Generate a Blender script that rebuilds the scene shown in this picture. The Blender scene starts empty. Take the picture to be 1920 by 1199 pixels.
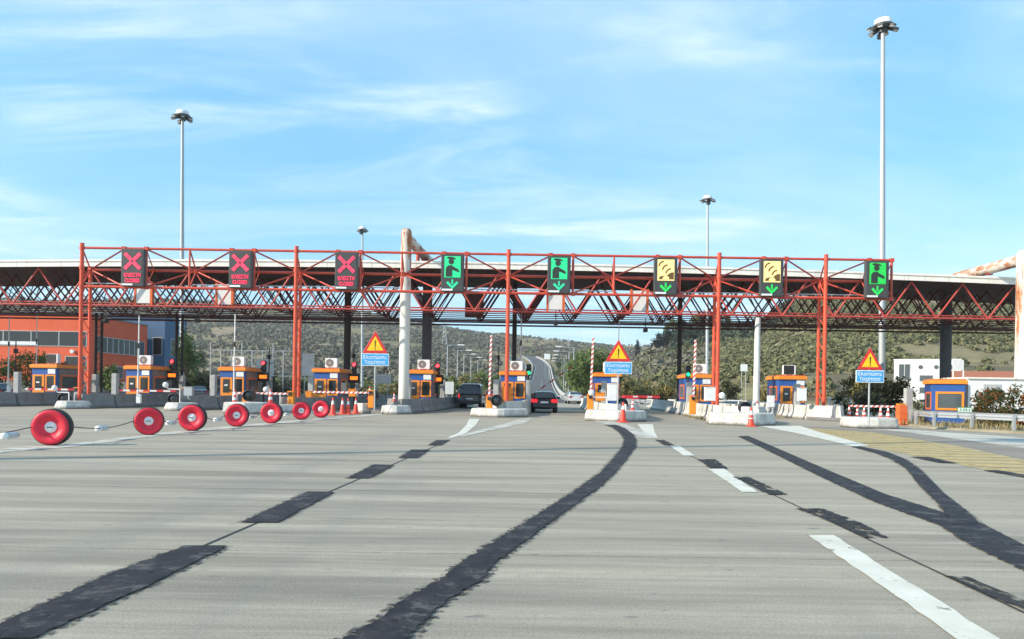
import bpy, math, random
import numpy as np
from mathutils import Vector, Matrix, noise as mnoise

# ------------------------------------------------------------------ camera, sky, sun
SC = bpy.context.scene
COL = SC.collection
F, ROLL, EYE, V0 = 1440.0, 0.0155, 1.5, 731.6      # focal length in px of the 1920 px wide picture
cam_d = bpy.data.cameras.new('camera'); cam = bpy.data.objects.new('camera', cam_d); COL.objects.link(cam)
SC.camera = cam
cam_d.sensor_width = 36.0; cam_d.lens = 36.0 * F / 1920
cam_d.shift_y = (V0 - 599.5) / 1920
cam_d.clip_start = 0.1; cam_d.clip_end = 6000
cam.matrix_world = Matrix.Translation((0, 0, EYE)) @ Matrix.Rotation(math.pi/2, 4, 'X') @ Matrix.Rotation(ROLL, 4, 'Z')

SUN_AZ, SUN_EL = math.radians(23), math.radians(27)     # direction the light travels, seen from above, from +X to +Y
sun_d = bpy.data.lights.new('sun', 'SUN'); sun = bpy.data.objects.new('sun', sun_d); COL.objects.link(sun)
sun_d.energy = 5.0; sun_d.angle = math.radians(0.5); sun_d.color = (1.0, 0.90, 0.74)
ldir = Vector((math.cos(SUN_EL)*math.cos(SUN_AZ), math.cos(SUN_EL)*math.sin(SUN_AZ), -math.sin(SUN_EL)))
sun.rotation_euler = ldir.to_track_quat('-Z', 'Y').to_euler()
sun.location = (-60, -30, 60)

W = bpy.data.worlds.new('World'); SC.world = W; W.use_nodes = True
wn, wl = W.node_tree.nodes, W.node_tree.links
wn.clear()
sky = wn.new('ShaderNodeTexSky'); sky.sky_type = 'NISHITA'; sky.sun_disc = False
sky.sun_elevation = SUN_EL; sky.sun_rotation = math.atan2(-ldir.x, -ldir.y)
sky.air_density = 1.0; sky.dust_density = 0.25; sky.ozone_density = 2.2
bg = wn.new('ShaderNodeBackground'); bg.inputs[1].default_value = 0.15
wo = wn.new('ShaderNodeOutputWorld')
# thin wisps of cirrus: noise laid on a flat layer high above the place
tc = wn.new('ShaderNodeTexCoord'); sep = wn.new('ShaderNodeSeparateXYZ'); wl.new(tc.outputs['Generated'], sep.inputs[0])
def wmath(op, a, b=None):
    n = wn.new('ShaderNodeMath'); n.operation = op
    for i, v in enumerate((a, b)):
        if v is None: continue
        if isinstance(v, (int, float)): n.inputs[i].default_value = v
        else: wl.new(v, n.inputs[i])
    return n.outputs[0]
zz = wmath('ADD', wmath('MAXIMUM', sep.outputs[2], 0.0), 0.16)
cx_ = wmath('DIVIDE', sep.outputs[0], zz); cy_ = wmath('DIVIDE', sep.outputs[1], zz)
cmb = wn.new('ShaderNodeCombineXYZ'); wl.new(cx_, cmb.inputs[0]); wl.new(cy_, cmb.inputs[1])
def wnoise(scale, detail, rough, sx, sy, rot, off, dist=0.0):
    mp = wn.new('ShaderNodeMapping'); wl.new(cmb.outputs[0], mp.inputs[0])
    mp.inputs['Rotation'].default_value = (0, 0, rot); mp.inputs['Scale'].default_value = (sx, sy, 1); mp.inputs['Location'].default_value = off
    n = wn.new('ShaderNodeTexNoise'); wl.new(mp.outputs[0], n.inputs['Vector'])
    n.inputs['Scale'].default_value = scale; n.inputs['Detail'].default_value = detail; n.inputs['Roughness'].default_value = rough
    n.inputs['Distortion'].default_value = dist
    return n.outputs[0]
def wramp(v, a, b):
    n = wn.new('ShaderNodeMapRange'); n.interpolation_type = 'SMOOTHSTEP'
    n.inputs[1].default_value = a; n.inputs[2].default_value = b; wl.new(v, n.inputs[0]); return n.outputs[0]
c_big = wramp(wnoise(0.8, 4, .55, 1, 1.2, .4, (3.1, 1.7, 0)), .30, .62)
c_wisp = wramp(wnoise(1.5, 10, .60, .6, 1.4, -.5, (0.6, 4.2, 0), 1.0), .40, .86)
c_veil = wramp(wnoise(.7, 7, .6, .6, 1.2, -.3, (7.3, .4, 0), .6), .34, .72)
cl = wmath('ADD', wmath('MULTIPLY', c_big, wmath('MULTIPLY', c_wisp, .95)), wmath('MULTIPLY', c_veil, .27))
low = wramp(sep.outputs[2], .36, .02)                    # more veil towards the horizon
cl = wmath('MINIMUM', wmath('ADD', cl, wmath('MULTIPLY', low, .06)), .85)
hs = wn.new('ShaderNodeHueSaturation'); hs.inputs['Hue'].default_value = .480; hs.inputs['Saturation'].default_value = 1.15; hs.inputs['Value'].default_value = 1.15
wl.new(sky.outputs[0], hs.inputs['Color'])
air = wn.new('ShaderNodeMix'); air.data_type = 'RGBA'; air.inputs[0].default_value = .5; wl.new(hs.outputs[0], air.inputs[6]); air.inputs[7].default_value = (1.0, 3.3, 5.6, 1)
mx = wn.new('ShaderNodeMix'); mx.data_type = 'RGBA'; wl.new(cl, mx.inputs[0]); wl.new(air.outputs[2], mx.inputs[6])
mx.inputs[7].default_value = (5.6, 6.3, 6.6, 1)
wl.new(mx.outputs[2], bg.inputs[0]); wl.new(bg.outputs[0], wo.inputs[0])

SC.view_settings.view_transform = 'Standard'; SC.view_settings.look = 'None'
SC.view_settings.exposure = 0.45; SC.view_settings.gamma = 1.0
SC.cycles.max_bounces = 6; SC.cycles.transparent_max_bounces = 12

# ------------------------------------------------------------------ measuring helpers
CR, SR = math.cos(ROLL), math.sin(ROLL)
def P(u, v, D):
    "the place at distance D that the photograph shows at u, v"
    dx, dy = u - 960, V0 - v
    return Vector(((dx*CR - dy*SR)/F*D, D, EYE + (dx*SR + dy*CR)/F*D))
def G(u, v, z=0.0):
    "the point of the ground plane that the photograph shows at u, v"
    dx, dy = u - 960, V0 - v
    D = (EYE - z)*F/-(dx*SR + dy*CR)
    return Vector(((dx*CR - dy*SR)/F*D, D, z))
def X_(u, D): return (u - 960)/F*D
HEAD = 0.0625                                            # the road heads a little to the right
HROT = -math.atan(HEAD)

# ------------------------------------------------------------------ mesh helpers
class MB:
    def __init__(s): s.v, s.f, s.sm = [], [], []
    def add(s, vs, fs, smooth=False):
        b = len(s.v); s.v += [tuple(p) for p in vs]
        for f in fs: s.f.append(tuple(i + b for i in f)); s.sm.append(smooth)
        return s
    def box(s, c, d, rz=0.0, M=None):
        hx, hy, hz = d[0]/2, d[1]/2, d[2]/2
        R = M if M else Matrix.Rotation(rz, 3, 'Z')
        vs = [Vector(c) + R @ Vector((x*hx, y*hy, z*hz)) for z in (-1, 1) for x, y in ((-1, -1), (1, -1), (1, 1), (-1, 1))]
        return s.add(vs, [(3, 2, 1, 0), (4, 5, 6, 7), (0, 1, 5, 4), (1, 2, 6, 5), (2, 3, 7, 6), (3, 0, 4, 7)])
    def span(s, x0, x1, y0, y1, z0, z1): return s.box(((x0+x1)/2, (y0+y1)/2, (z0+z1)/2), (abs(x1-x0), abs(y1-y0), abs(z1-z0)))
    def cyl(s, a, b, r0, r1=None, n=10, caps=True):
        r1 = r0 if r1 is None else r1
        a, b = Vector(a), Vector(b); ax = (b - a).normalized()
        t = Vector((0, 0, 1)) if abs(ax.z) < .9 else Vector((1, 0, 0))
        e = ax.cross(t).normalized(); g = ax.cross(e)
        ring = lambda c, r: [c + e*(r*math.cos(2*math.pi*i/n)) + g*(r*math.sin(2*math.pi*i/n)) for i in range(n)]
        A, B = ring(a, r0), ring(b, r1)
        s.add(A + B, [(i, (i+1) % n, (i+1) % n + n, i+n) for i in range(n)], n > 6)
        if caps:
            s.add(A, [tuple(reversed(range(n)))]); s.add(B, [tuple(range(n))])
        return s
    def tube(s, pts, r, n=8):
        for p, q in zip(pts, pts[1:]): s.cyl(p, q, r, n=n)
        return s
    def poly(s, pts, y0, y1):
        "outline in x,z pushed from y0 (front) to y1"
        n = len(pts)
        ar = sum(pts[i][0]*pts[(i+1) % n][1] - pts[(i+1) % n][0]*pts[i][1] for i in range(n))
        if ar < 0: pts = pts[::-1]
        vs = [(x, y0, z) for x, z in pts] + [(x, y1, z) for x, z in pts]
        return s.add(vs, [tuple(range(n)), tuple(range(2*n-1, n-1, -1))] + [(i+n, (i+1) % n + n, (i+1) % n, i) for i in range(n)])
    def plan(s, pts, z0, z1, inset=0.0):
        "outline in x,y raised from z0 to z1"
        n = len(pts)
        ar = sum(pts[i][0]*pts[(i+1) % n][1] - pts[(i+1) % n][0]*pts[i][1] for i in range(n))
        if ar < 0: pts = pts[::-1]
        cx = sum(p[0] for p in pts)/n; cy = sum(p[1] for p in pts)/n
        top = [(cx + (x-cx)*(1-inset), cy + (y-cy)*(1-inset)) for x, y in pts]
        vs = [(x, y, z0) for x, y in pts] + [(x, y, z1) for x, y in top]
        return s.add(vs, [tuple(reversed(range(n))), tuple(range(n, 2*n))] + [(i, (i+1) % n, (i+1) % n + n, i + n) for i in range(n)])
    def sweep(s, path, prof, gap=0.0, seg=0.0):
        "profile of (sideways, up) along a path in plan"
        pts = [Vector((p[0], p[1], 0)) for p in path]
        if seg:
            cut = []
            for a, b in zip(pts, pts[1:]):
                L = (b-a).length; k = max(1, round(L/seg)); d = (b-a)/L
                for i in range(k): cut.append((a + d*(L*i/k + gap/2), a + d*(L*(i+1)/k - gap/2)))
            for a, b in cut: s.sweep([a, b], prof)
            return s
        n, m = len(prof), len(pts); vs = []
        for i, p in enumerate(pts):
            d = (pts[min(i+1, m-1)] - pts[max(i-1, 0)]).normalized(); sd = Vector((d.y, -d.x, 0))
            vs += [p + sd*x + Vector((0, 0, z)) for x, z in prof]
        fs = [(i*n + j, i*n + (j+1) % n, (i+1)*n + (j+1) % n, (i+1)*n + j) for i in range(m-1) for j in range(n)]
        fs += [tuple(reversed(range(n))), tuple((m-1)*n + j for j in range(n))]
        return s.add(vs, fs)
    def lathe(s, prof, n=24, axis='Z', c=(0, 0, 0)):
        vs = []
        for r, h in prof:
            for i in range(n):
                a = 2*math.pi*i/n
                p = (r*math.cos(a), r*math.sin(a), h) if axis == 'Z' else (r*math.cos(a), h, r*math.sin(a))
                vs.append((p[0]+c[0], p[1]+c[1], p[2]+c[2]))
        fs = []
        for k in range(len(prof)-1):
            for i in range(n):
                q = (k*n+i, k*n+(i+1) % n, (k+1)*n+(i+1) % n, (k+1)*n+i)
                fs.append(q if axis == 'Z' else q[::-1])
        return s.add(vs, fs, True)
    def build(s, name, m, parent=None, loc=None, rot=None):
        me = bpy.data.meshes.new(name); me.from_pydata(s.v, [], s.f); me.validate(); me.update()
        if len(s.sm) == len(me.polygons): me.polygons.foreach_set('use_smooth', s.sm)
        me.materials.append(m)
        o = bpy.data.objects.new(name, me); COL.objects.link(o)
        if parent: o.parent = parent
        if loc is not None: o.location = loc
        if rot is not None: o.rotation_euler = rot
        return o
def tag(o, label=None, cat=None, group=None, kind=None):
    for k, v in (('label', label), ('category', cat), ('group', group), ('kind', kind)):
        if v: o[k] = v
    return o
def thing(name, label, cat, loc=(0, 0, 0), rz=0.0, group=None):
    o = bpy.data.objects.new(name, None); o.empty_display_size = .3; COL.objects.link(o)
    o.location = loc; o.rotation_euler = (0, 0, rz)
    return tag(o, label, cat, group)
def dup(root, loc, rz=None, label=None, group=None):
    "a copy of a thing with copies of its parts and sub-parts"
    r = root.copy(); COL.objects.link(r); r.location = loc
    if rz is not None: r.rotation_euler = (0, 0, rz)
    tag(r, label, None, group)
    for ch in list(root.children):
        c = ch.copy(); COL.objects.link(c); c.parent = r
        for g in list(ch.children):
            d = g.copy(); COL.objects.link(d); d.parent = c
    return r
def bevel(o, w, n=2):
    b = o.modifiers.new('bevel', 'BEVEL'); b.width = w; b.segments = n; b.limit_method = 'ANGLE'; b.angle_limit = math.radians(35)
    return o
def text(name, body, size, m, parent, loc, ext=.004, align='CENTER', bold=0.0, sx=1.0):
    cu = bpy.data.curves.new(name, 'FONT'); cu.body = body; cu.size = size; cu.align_x = align; cu.align_y = 'CENTER'
    cu.extrude = ext; cu.offset = bold; cu.space_line = 1.0
    t = bpy.data.objects.new(name, cu); COL.objects.link(t); bpy.context.view_layer.update()
    me = bpy.data.meshes.new_from_object(t.evaluated_get(bpy.context.evaluated_depsgraph_get()))
    bpy.data.objects.remove(t); bpy.data.curves.remove(cu)
    me.materials.clear(); me.materials.append(m)
    o = bpy.data.objects.new(name, me); COL.objects.link(o); o.parent = parent
    o.location = loc; o.rotation_euler = (math.pi/2, 0, 0); o.scale = (sx, 1, 1)
    return o

# ------------------------------------------------------------------ materials
def _new(name):
    m = bpy.data.materials.new(name); m.use_nodes = True
    nt = m.node_tree; return m, nt.nodes, nt.links, nt.nodes['Principled BSDF']
def _noise(N, L, scale, detail=6, rough=.6, vec=None, coord='Object', dist=0):
    n = N.new('ShaderNodeTexNoise'); n.inputs['Scale'].default_value = scale; n.inputs['Detail'].default_value = detail
    n.inputs['Roughness'].default_value = rough; n.inputs['Distortion'].default_value = dist
    t = N.new('ShaderNodeTexCoord'); src = t.outputs[coord]
    if vec:
        mp = N.new('ShaderNodeMapping'); mp.inputs['Scale'].default_value = vec; L.new(src, mp.inputs[0]); src = mp.outputs[0]
    L.new(src, n.inputs['Vector']); return n.outputs[0]
def _range(N, L, v, a, b, c=0.0, d=1.0):
    n = N.new('ShaderNodeMapRange'); n.inputs[1].default_value = a; n.inputs[2].default_value = b
    n.inputs[3].default_value = c; n.inputs[4].default_value = d; L.new(v, n.inputs[0]); return n.outputs[0]
def _mix(N, L, f, a, b):
    n = N.new('ShaderNodeMix'); n.data_type = 'RGBA'
    L.new(f, n.inputs[0]) if not isinstance(f, float) else setattr(n.inputs[0], 'default_value', f)
    for i, c in ((6, a), (7, b)):
        if isinstance(c, tuple): n.inputs[i].default_value = (*c[:3], 1)
        else: L.new(c, n.inputs[i])
    return n.outputs[2]
def _math(N, L, op, a, b=None, c=None):
    n = N.new('ShaderNodeMath'); n.operation = op
    for i, v in enumerate((a, b, c)):
        if v is None: continue
        if isinstance(v, (int, float)): n.inputs[i].default_value = v
        else: L.new(v, n.inputs[i])
    return n.outputs[0]
def _bump(N, L, B, h, strength, dist=.02):
    b = N.new('ShaderNodeBump'); b.inputs['Strength'].default_value = strength; b.inputs['Distance'].default_value = dist
    L.new(h, b.inputs['Height']); L.new(b.outputs[0], B.inputs['Normal'])
def mat(name, col, rough=.6, metal=0.0, dirt=None, amount=.5, scale=2.5, vec=None, bump=0.0, coat=0.0):
    m, N, L, B = _new(name)
    B.inputs['Roughness'].default_value = rough; B.inputs['Metallic'].default_value = metal; B.inputs['Coat Weight'].default_value = coat
    dirt = dirt or tuple(c*.55 for c in col)
    n = _noise(N, L, scale, 8, .65, vec)
    f = _range(N, L, n, .42, .78, 0, amount)
    L.new(_mix(N, L, f, col, dirt), B.inputs['Base Color'])
    L.new(_range(N, L, n, .3, .75, max(rough-.1, .03), min(rough+.12, 1)), B.inputs['Roughness'])
    if bump: _bump(N, L, B, _noise(N, L, scale*9, 4), bump)
    return m
def glow(name, col, strength):
    m, N, L, B = _new(name)
    B.inputs['Base Color'].default_value = (*[c*.3 for c in col], 1); B.inputs['Emission Color'].default_value = (*col, 1)
    B.inputs['Emission Strength'].default_value = strength; B.inputs['Roughness'].default_value = .5
    return m
def led(name, col, strength, pitch=.05):
    "a lamp matrix: bright lamps with slightly dimmer gaps"
    m, N, L, B = _new(name)
    t = N.new('ShaderNodeTexCoord'); s = N.new('ShaderNodeSeparateXYZ'); L.new(t.outputs['Object'], s.inputs[0])
    fx = _math(N, L, 'PINGPONG', s.outputs[0], pitch/2); fz = _math(N, L, 'PINGPONG', s.outputs[2], pitch/2)
    d = _math(N, L, 'MINIMUM', fx, fz)
    k = _range(N, L, d, 0.0, pitch*.2, strength*.72, strength*1.05)
    n = _noise(N, L, 2.2, 3); k = _math(N, L, 'MULTIPLY', k, _range(N, L, n, .3, .7, .85, 1.12))
    B.inputs['Base Color'].default_value = (.02, .02, .02, 1); B.inputs['Emission Color'].default_value = (*col, 1)
    L.new(k, B.inputs['Emission Strength']); return m
def leaf(name, c1, c2, c3):
    m, N, L, B = _new(name)
    g = N.new('ShaderNodeNewGeometry'); r = N.new('ShaderNodeValToRGB')
    r.color_ramp.elements[0].color = (*c1, 1); r.color_ramp.elements[1].color = (*c3, 1)
    e = r.color_ramp.elements.new(.55); e.color = (*c2, 1)
    n = _noise(N, L, .35, 4)
    L.new(_math(N, L, 'ADD', _math(N, L, 'MULTIPLY', g.outputs['Random Per Island'], .55), _range(N, L, n, .3, .7, 0, .45)), r.inputs[0])
    L.new(r.outputs[0], B.inputs['Base Color']); B.inputs['Roughness'].default_value = .75
    B.inputs['Specular IOR Level'].default_value = .25
    return m
M = {}
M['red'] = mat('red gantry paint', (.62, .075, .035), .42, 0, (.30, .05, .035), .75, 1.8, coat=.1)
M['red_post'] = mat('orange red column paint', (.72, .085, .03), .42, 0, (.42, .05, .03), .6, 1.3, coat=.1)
M['maroon'] = mat('shade darkened red truss paint', (.10, .022, .020), .6, 0, (.04, .015, .013), .6, 1.6)  # truss red darkened to put the shade under the roof into the colour
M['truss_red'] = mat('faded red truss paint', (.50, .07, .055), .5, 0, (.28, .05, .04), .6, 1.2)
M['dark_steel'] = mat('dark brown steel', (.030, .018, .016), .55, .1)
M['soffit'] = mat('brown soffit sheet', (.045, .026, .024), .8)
M['fascia'] = mat('cream white fascia', (.88, .84, .78), .5, 0, (.60, .53, .44), .65, 1.0, (2.2, 1, .35))
M['white_paint'] = mat('white paint', (.78, .78, .76), .5, 0, (.5, .49, .45), .5, 2)
M['white_plastic'] = mat('white plastic', (.8, .8, .8), .4, 0, (.62, .61, .58), .4, 3)
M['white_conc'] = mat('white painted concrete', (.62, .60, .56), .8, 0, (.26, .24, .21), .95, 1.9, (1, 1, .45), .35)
M['conc'] = mat('shade darkened grey concrete', (.235, .232, .23), .85, 0, (.13, .125, .12), .8, 1.5, (1, 1, .4), .4)  # weathered grey, darkened further to put shade into the left walls
M['post'] = mat('grey post concrete', (.42, .42, .41), .8, 0, (.25, .25, .24), .7, 2)
def base_dirt(m, h):
    "road dirt splashed up the foot of a concrete block"
    N, L = m.node_tree.nodes, m.node_tree.links; B = N['Principled BSDF']; src = B.inputs['Base Color'].links[0].from_socket
    t = N.new('ShaderNodeTexCoord'); s = N.new('ShaderNodeSeparateXYZ'); L.new(t.outputs['Object'], s.inputs[0])
    z = _math(N, L, 'ADD', s.outputs[2], _math(N, L, 'MULTIPLY', _math(N, L, 'SUBTRACT', _noise(N, L, 3.5, 8, .7), .5), h*1.6))
    L.new(_mix(N, L, _range(N, L, z, h, h*.25, 0, .8), src, (.12, .11, .10)), B.inputs['Base Color'])
    sc = _noise(N, L, 2.2, 7, .7, (1, .35, 4)); src = B.inputs['Base Color'].links[0].from_socket
    L.new(_mix(N, L, _range(N, L, sc, .60, .66, 0, .55), src, (.07, .065, .06)), B.inputs['Base Color'])
base_dirt(M['white_conc'], .20); base_dirt(M['conc'], .15)
M['galv'] = mat('galvanised steel', (.52, .54, .55), .42, .55, (.38, .39, .40), .6, 3)
M['mast'] = mat('pale grey mast', (.43, .455, .47), .5, .2, (.5, .52, .53), .5, 1)
M['lamp_grey'] = mat('weathered lamp grey', (.10, .105, .11), .5, .2, (.06, .06, .06), .5, 3)
M['black'] = mat('black plastic', (.014, .014, .016), .5, 0, (.04, .038, .036), .5, 4)
M['rubber'] = mat('tyre rubber', (.016, .016, .017), .75, 0, (.05, .047, .043), .6, 5, bump=.3)
M['charcoal'] = mat('charcoal sign case', (.060, .062, .064), .55, 0, (.045, .046, .048), .4, 4)
M['blue'] = mat('booth blue', (.028, .105, .36), .45, 0, (.02, .06, .2), .5, 2)
M['navy'] = mat('booth dark blue', (.02, .055, .22), .45)
M['orange'] = mat('booth orange', (.85, .27, .02), .45, 0, (.62, .18, .03), .5, 2.5)
M['redorange'] = mat('booth red orange', (.72, .14, .03), .45, 0, (.5, .09, .03), .5, 2.5)
M['panel'] = mat('grey brown side panel', (.20, .175, .165), .6, 0, (.13, .11, .10), .6, 2)
M['glass'] = mat('dark window glass', (.018, .022, .025), .08, 0, (.03, .035, .038), .3, 1.5, coat=.4)
M['glass_grey'] = mat('grey window glass', (.09, .11, .12), .1, 0, (.05, .06, .07), .6, .7, coat=.4)
M['tyre_red'] = mat('scuffed red tyre paint', (.80, .010, .045), .52, 0, (.42, .05, .05), .85, 7)
M['cone_red'] = mat('cone orange red', (.80, .055, .03), .5, 0, (.5, .07, .03), .5, 6)
M['sign_red'] = mat('sign red', (.68, .025, .03), .4)
M['sign_yellow'] = mat('sign yellow', (.90, .56, .01), .4)
M['sign_blue'] = mat('sign blue', (.055, .36, .74), .4)
M['sign_white'] = mat('sign white', (.82, .83, .83), .4)
M['sign_black'] = mat('sign black', (.01, .01, .01), .5)
M['sign_green'] = mat('sign green', (.02, .32, .12), .4)
M['wall_orange'] = mat('orange red render', (.70, .115, .045), .8, 0, (.55, .09, .04), .5, .6)
M['wall_blue'] = mat('blue render', (.075, .14, .24), .8, 0, (.06, .11, .19), .5, .6)
M['wall_white'] = mat('white render', (.80, .80, .79), .8, 0, (.62, .61, .58), .5, .7)
M['frame'] = mat('grey window frame', (.5, .5, .5), .5)
M['tile'] = mat('terracotta tile', (.36, .13, .07), .8)
M['bark'] = mat('bark', (.10, .075, .05), .9, bump=.5)
M['asphalt'] = mat('asphalt', (.085, .083, .085), .85, 0, (.06, .058, .058), .7, .5, bump=.2)
M['rope'] = mat('grey rope', (.12, .12, .115), .8)
M['lit_red'] = glow('red signal lamp', (1, .03, .04), 5.0)
M['lit_green'] = glow('green signal lamp', (.02, .9, .35), 1.5)
M['lit_amber'] = glow('amber message lamp', (1, .17, .01), 1.6)
M['lit_tail'] = glow('lit tail lamp', (1, .02, .03), .9)
M['tail'] = mat('red tail lamp', (.4, .01, .015), .25, coat=.5)
M['amber_lens'] = mat('amber lens', (.8, .3, .02), .3)
M['led_x'] = led('red lamp matrix', (1.0, .035, .11), 1.35)
M['led_green'] = led('green lamp matrix', (.01, .80, .30), 1.0)
M['led_green2'] = led('grass green lamp matrix', (.005, .80, .09), .85)
M['led_yellow'] = led('yellow lamp matrix', (1.0, .78, .30), 1.2)
M['led_arrow'] = led('green arrow lamps', (.02, .85, .42), .85)
M['led_arrow2'] = led('grass green arrow lamps', (.01, .85, .12), .9)
M['led_off'] = mat('unlit lamp matrix', (.03, .04, .035), .6)
M['led_brown'] = mat('dim amber lamps', (.16, .09, .02), .6)
def rust_mat(lo=-.12, hi=.10, vec=(1.5, 1.5, .20)):
    m, N, L, B = _new('rusting cream paint')
    t = N.new('ShaderNodeTexCoord'); s = N.new('ShaderNodeSeparateXYZ'); L.new(t.outputs['Object'], s.inputs[0])
    n = _noise(N, L, 1.3, 10, .72, vec); k = _range(N, L, s.outputs[2], 4.5, 11.2, lo, hi)
    f = _range(N, L, _math(N, L, 'ADD', n, k), .50, .60)
    n2 = _noise(N, L, 4, 6); rust = _mix(N, L, _range(N, L, n2, .35, .65), (.30, .085, .03), (.50, .22, .09))
    paint = _mix(N, L, _range(N, L, _noise(N, L, .8, 8, .7, (1, 1, .2)), .45, .75, 0, .7), (.72, .70, .64), (.56, .44, .28))
    L.new(_mix(N, L, f, paint, rust), B.inputs['Base Color']); L.new(_range(N, L, f, 0, 1, .5, .9), B.inputs['Roughness'])
    _bump(N, L, B, f, .3, .01); return m
M['rust'] = rust_mat(); M['rust_more'] = rust_mat(-.015, .06); M['rust_beam'] = rust_mat(-.06, .05, (1.3, .40, 1.3))
def stripes(name, a, b, period, axis=0, slant=0.0, part=.5):
    m, N, L, B = _new(name)
    t = N.new('ShaderNodeTexCoord'); s = N.new('ShaderNodeSeparateXYZ'); L.new(t.outputs['Object'], s.inputs[0])
    x = s.outputs[axis]
    if slant: x = _math(N, L, 'ADD', x, _math(N, L, 'MULTIPLY', s.outputs[2 if axis != 2 else 0], slant))
    f = _math(N, L, 'GREATER_THAN', _math(N, L, 'FRACT', _math(N, L, 'MULTIPLY', _math(N, L, 'ADD', x, 40.0), 1/period)), part)
    L.new(_mix(N, L, f, a, b), B.inputs['Base Color']); B.inputs['Roughness'].default_value = .45; return m
M['arm'] = stripes('red and white arm stripes', (.78, .77, .75), (.60, .06, .05), .27, 0, 1.0, .58)
M['arm_long'] = stripes('long red and white arm bands', (.70, .68, .66), (.55, .02, .04), .9, 0)
def road_mat():
    m, N, L, B = _new('brushed concrete road')
    st = _noise(N, L, 1.0, 9, .68, (.10, 1.5, 1)); st2 = _noise(N, L, 1.0, 6, .6, (.035, .33, 1)); big = _noise(N, L, .05, 5, .55); fine = _noise(N, L, 55, 5, .7)
    c = _mix(N, L, _range(N, L, st, .39, .61), (.160, .139, .105), (.475, .425, .328))
    c = _mix(N, L, _range(N, L, st2, .36, .66, 0, .7), c, (.265, .242, .20))
    st3 = _noise(N, L, 1.0, 8, .75, (.35, 5.5, 1)); mid = _noise(N, L, 7, 8, .75)
    c = _mix(N, L, _range(N, L, st3, .48, .72, 0, .7), c, (.155, .142, .118)); c = _mix(N, L, _range(N, L, st3, .46, .28, 0, .5), c, (.47, .44, .385))
    c = _mix(N, L, _range(N, L, mid, .42, .70, 0, .45), c, (.25, .222, .175))
    tr_ = _noise(N, L, 1.0, 5, .55, (.62, .012, 1)); c = _mix(N, L, _range(N, L, tr_, .54, .68, 0, .35), c, (.19, .18, .165))
    c = _mix(N, L, _range(N, L, big, .4, .62, 0, .6), c, (.43, .37, .275))
    c = _mix(N, L, _range(N, L, fine, .5, .72, 0, .75), c, (.13, .12, .105)); c = _mix(N, L, _range(N, L, fine, .46, .3, 0, .4), c, (.55, .52, .46))
    spot = _noise(N, L, 3.1, 3, .5, (1, 2, 1)); c = _mix(N, L, _range(N, L, spot, .67, .72, 0, .65), c, (.14, .135, .13))
    L.new(c, B.inputs['Base Color']); B.inputs['Roughness'].default_value = .8
    h = _math(N, L, 'ADD', _math(N, L, 'MULTIPLY', st, .8), _math(N, L, 'MULTIPLY', fine, .5)); _bump(N, L, B, h, .45, .012)
    return m
M['road'] = road_mat()
def worn(name, col, col2, keep, scale, rough, vec=None, stripe=None, grit=None):
    "paint or tar on the road with holes worn through it"
    m, N, L, B = _new(name)
    n = _noise(N, L, scale, 8, .7, vec); n2 = _noise(N, L, scale*.4, 5)
    cc = _mix(N, L, _range(N, L, n2, .35, .65), col, col2)
    if grit: cc = _mix(N, L, _range(N, L, _noise(N, L, 2.6, 10, .85), .52, .60, 0, .9), cc, grit)
    L.new(cc, B.inputs['Base Color'])
    L.new(_range(N, L, n2, .3, .7, rough-.1, rough+.1), B.inputs['Roughness'])
    f = _range(N, L, n, keep-.04, keep+.04); B.inputs['Specular IOR Level'].default_value = .25
    if stripe:
        t = N.new('ShaderNodeTexCoord'); s = N.new('ShaderNodeSeparateXYZ'); L.new(t.outputs['Object'], s.inputs[0])
        q = _math(N, L, 'ADD', _math(N, L, 'MULTIPLY', s.outputs[0], stripe[1]), s.outputs[1])
        g = _math(N, L, 'GREATER_THAN', _math(N, L, 'FRACT', _math(N, L, 'MULTIPLY', _math(N, L, 'ADD', q, 100.0), 1/stripe[0])), .70)
        f = _math(N, L, 'MAXIMUM', f, g)
    _bump(N, L, B, n, .4, .01)
    tr = N.new('ShaderNodeBsdfTransparent'); ms = N.new('ShaderNodeMixShader')
    L.new(f, ms.inputs[0]); L.new(B.outputs[0], ms.inputs[1]); L.new(tr.outputs[0], ms.inputs[2])
    L.new(ms.outputs[0], N['Material Output'].inputs[0]); return m
M['tar'] = worn('bitumen seal', (.011, .009, .010), (.034, .030, .034), .66, 9, .68, None, None, (.105, .10, .096))
M['tar_smear'] = worn('smeared bitumen', (.05, .046, .044), (.10, .095, .09), .47, 14, .8)
M['tar_worn'] = worn('worn bitumen patch', (.022, .021, .021), (.04, .038, .037), .555, 6, .75, (1, .6, 1))
M['line_white'] = worn('worn white road paint', (.68, .66, .58), (.56, .54, .47), .63, 4, .7)
M['line_faint'] = worn('faded white road paint', (.57, .55, .49), (.50, .48, .43), .56, 2.5, .75, (.3, 1.2, 1))
M['tan'] = worn('worn tan paint', (.36, .295, .185), (.30, .26, .18), .60, 2, .8, (.3, 1, 1))
M['line_yellow'] = worn('yellow hatching paint', (.50, .37, .15), (.42, .33, .17), .60, 3, .75, None, (.95, .12))
M['joint'] = mat('joint filler', (.035, .033, .032), .7)
M['brown_asph'] = worn('brown grey asphalt', (.22, .195, .165), (.27, .24, .205), .72, 1.2, .8, (.2, 1, 1))
M['pale_asph'] = worn('pale dusty lane', (.54, .52, .46), (.43, .41, .37), .60, 1.5, .8, (.15, 1, 1))
M['dirt'] = mat('dry earth verge', (.33, .27, .18), .95, 0, (.15, .125, .07), .9, 1.2, bump=.8)
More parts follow.
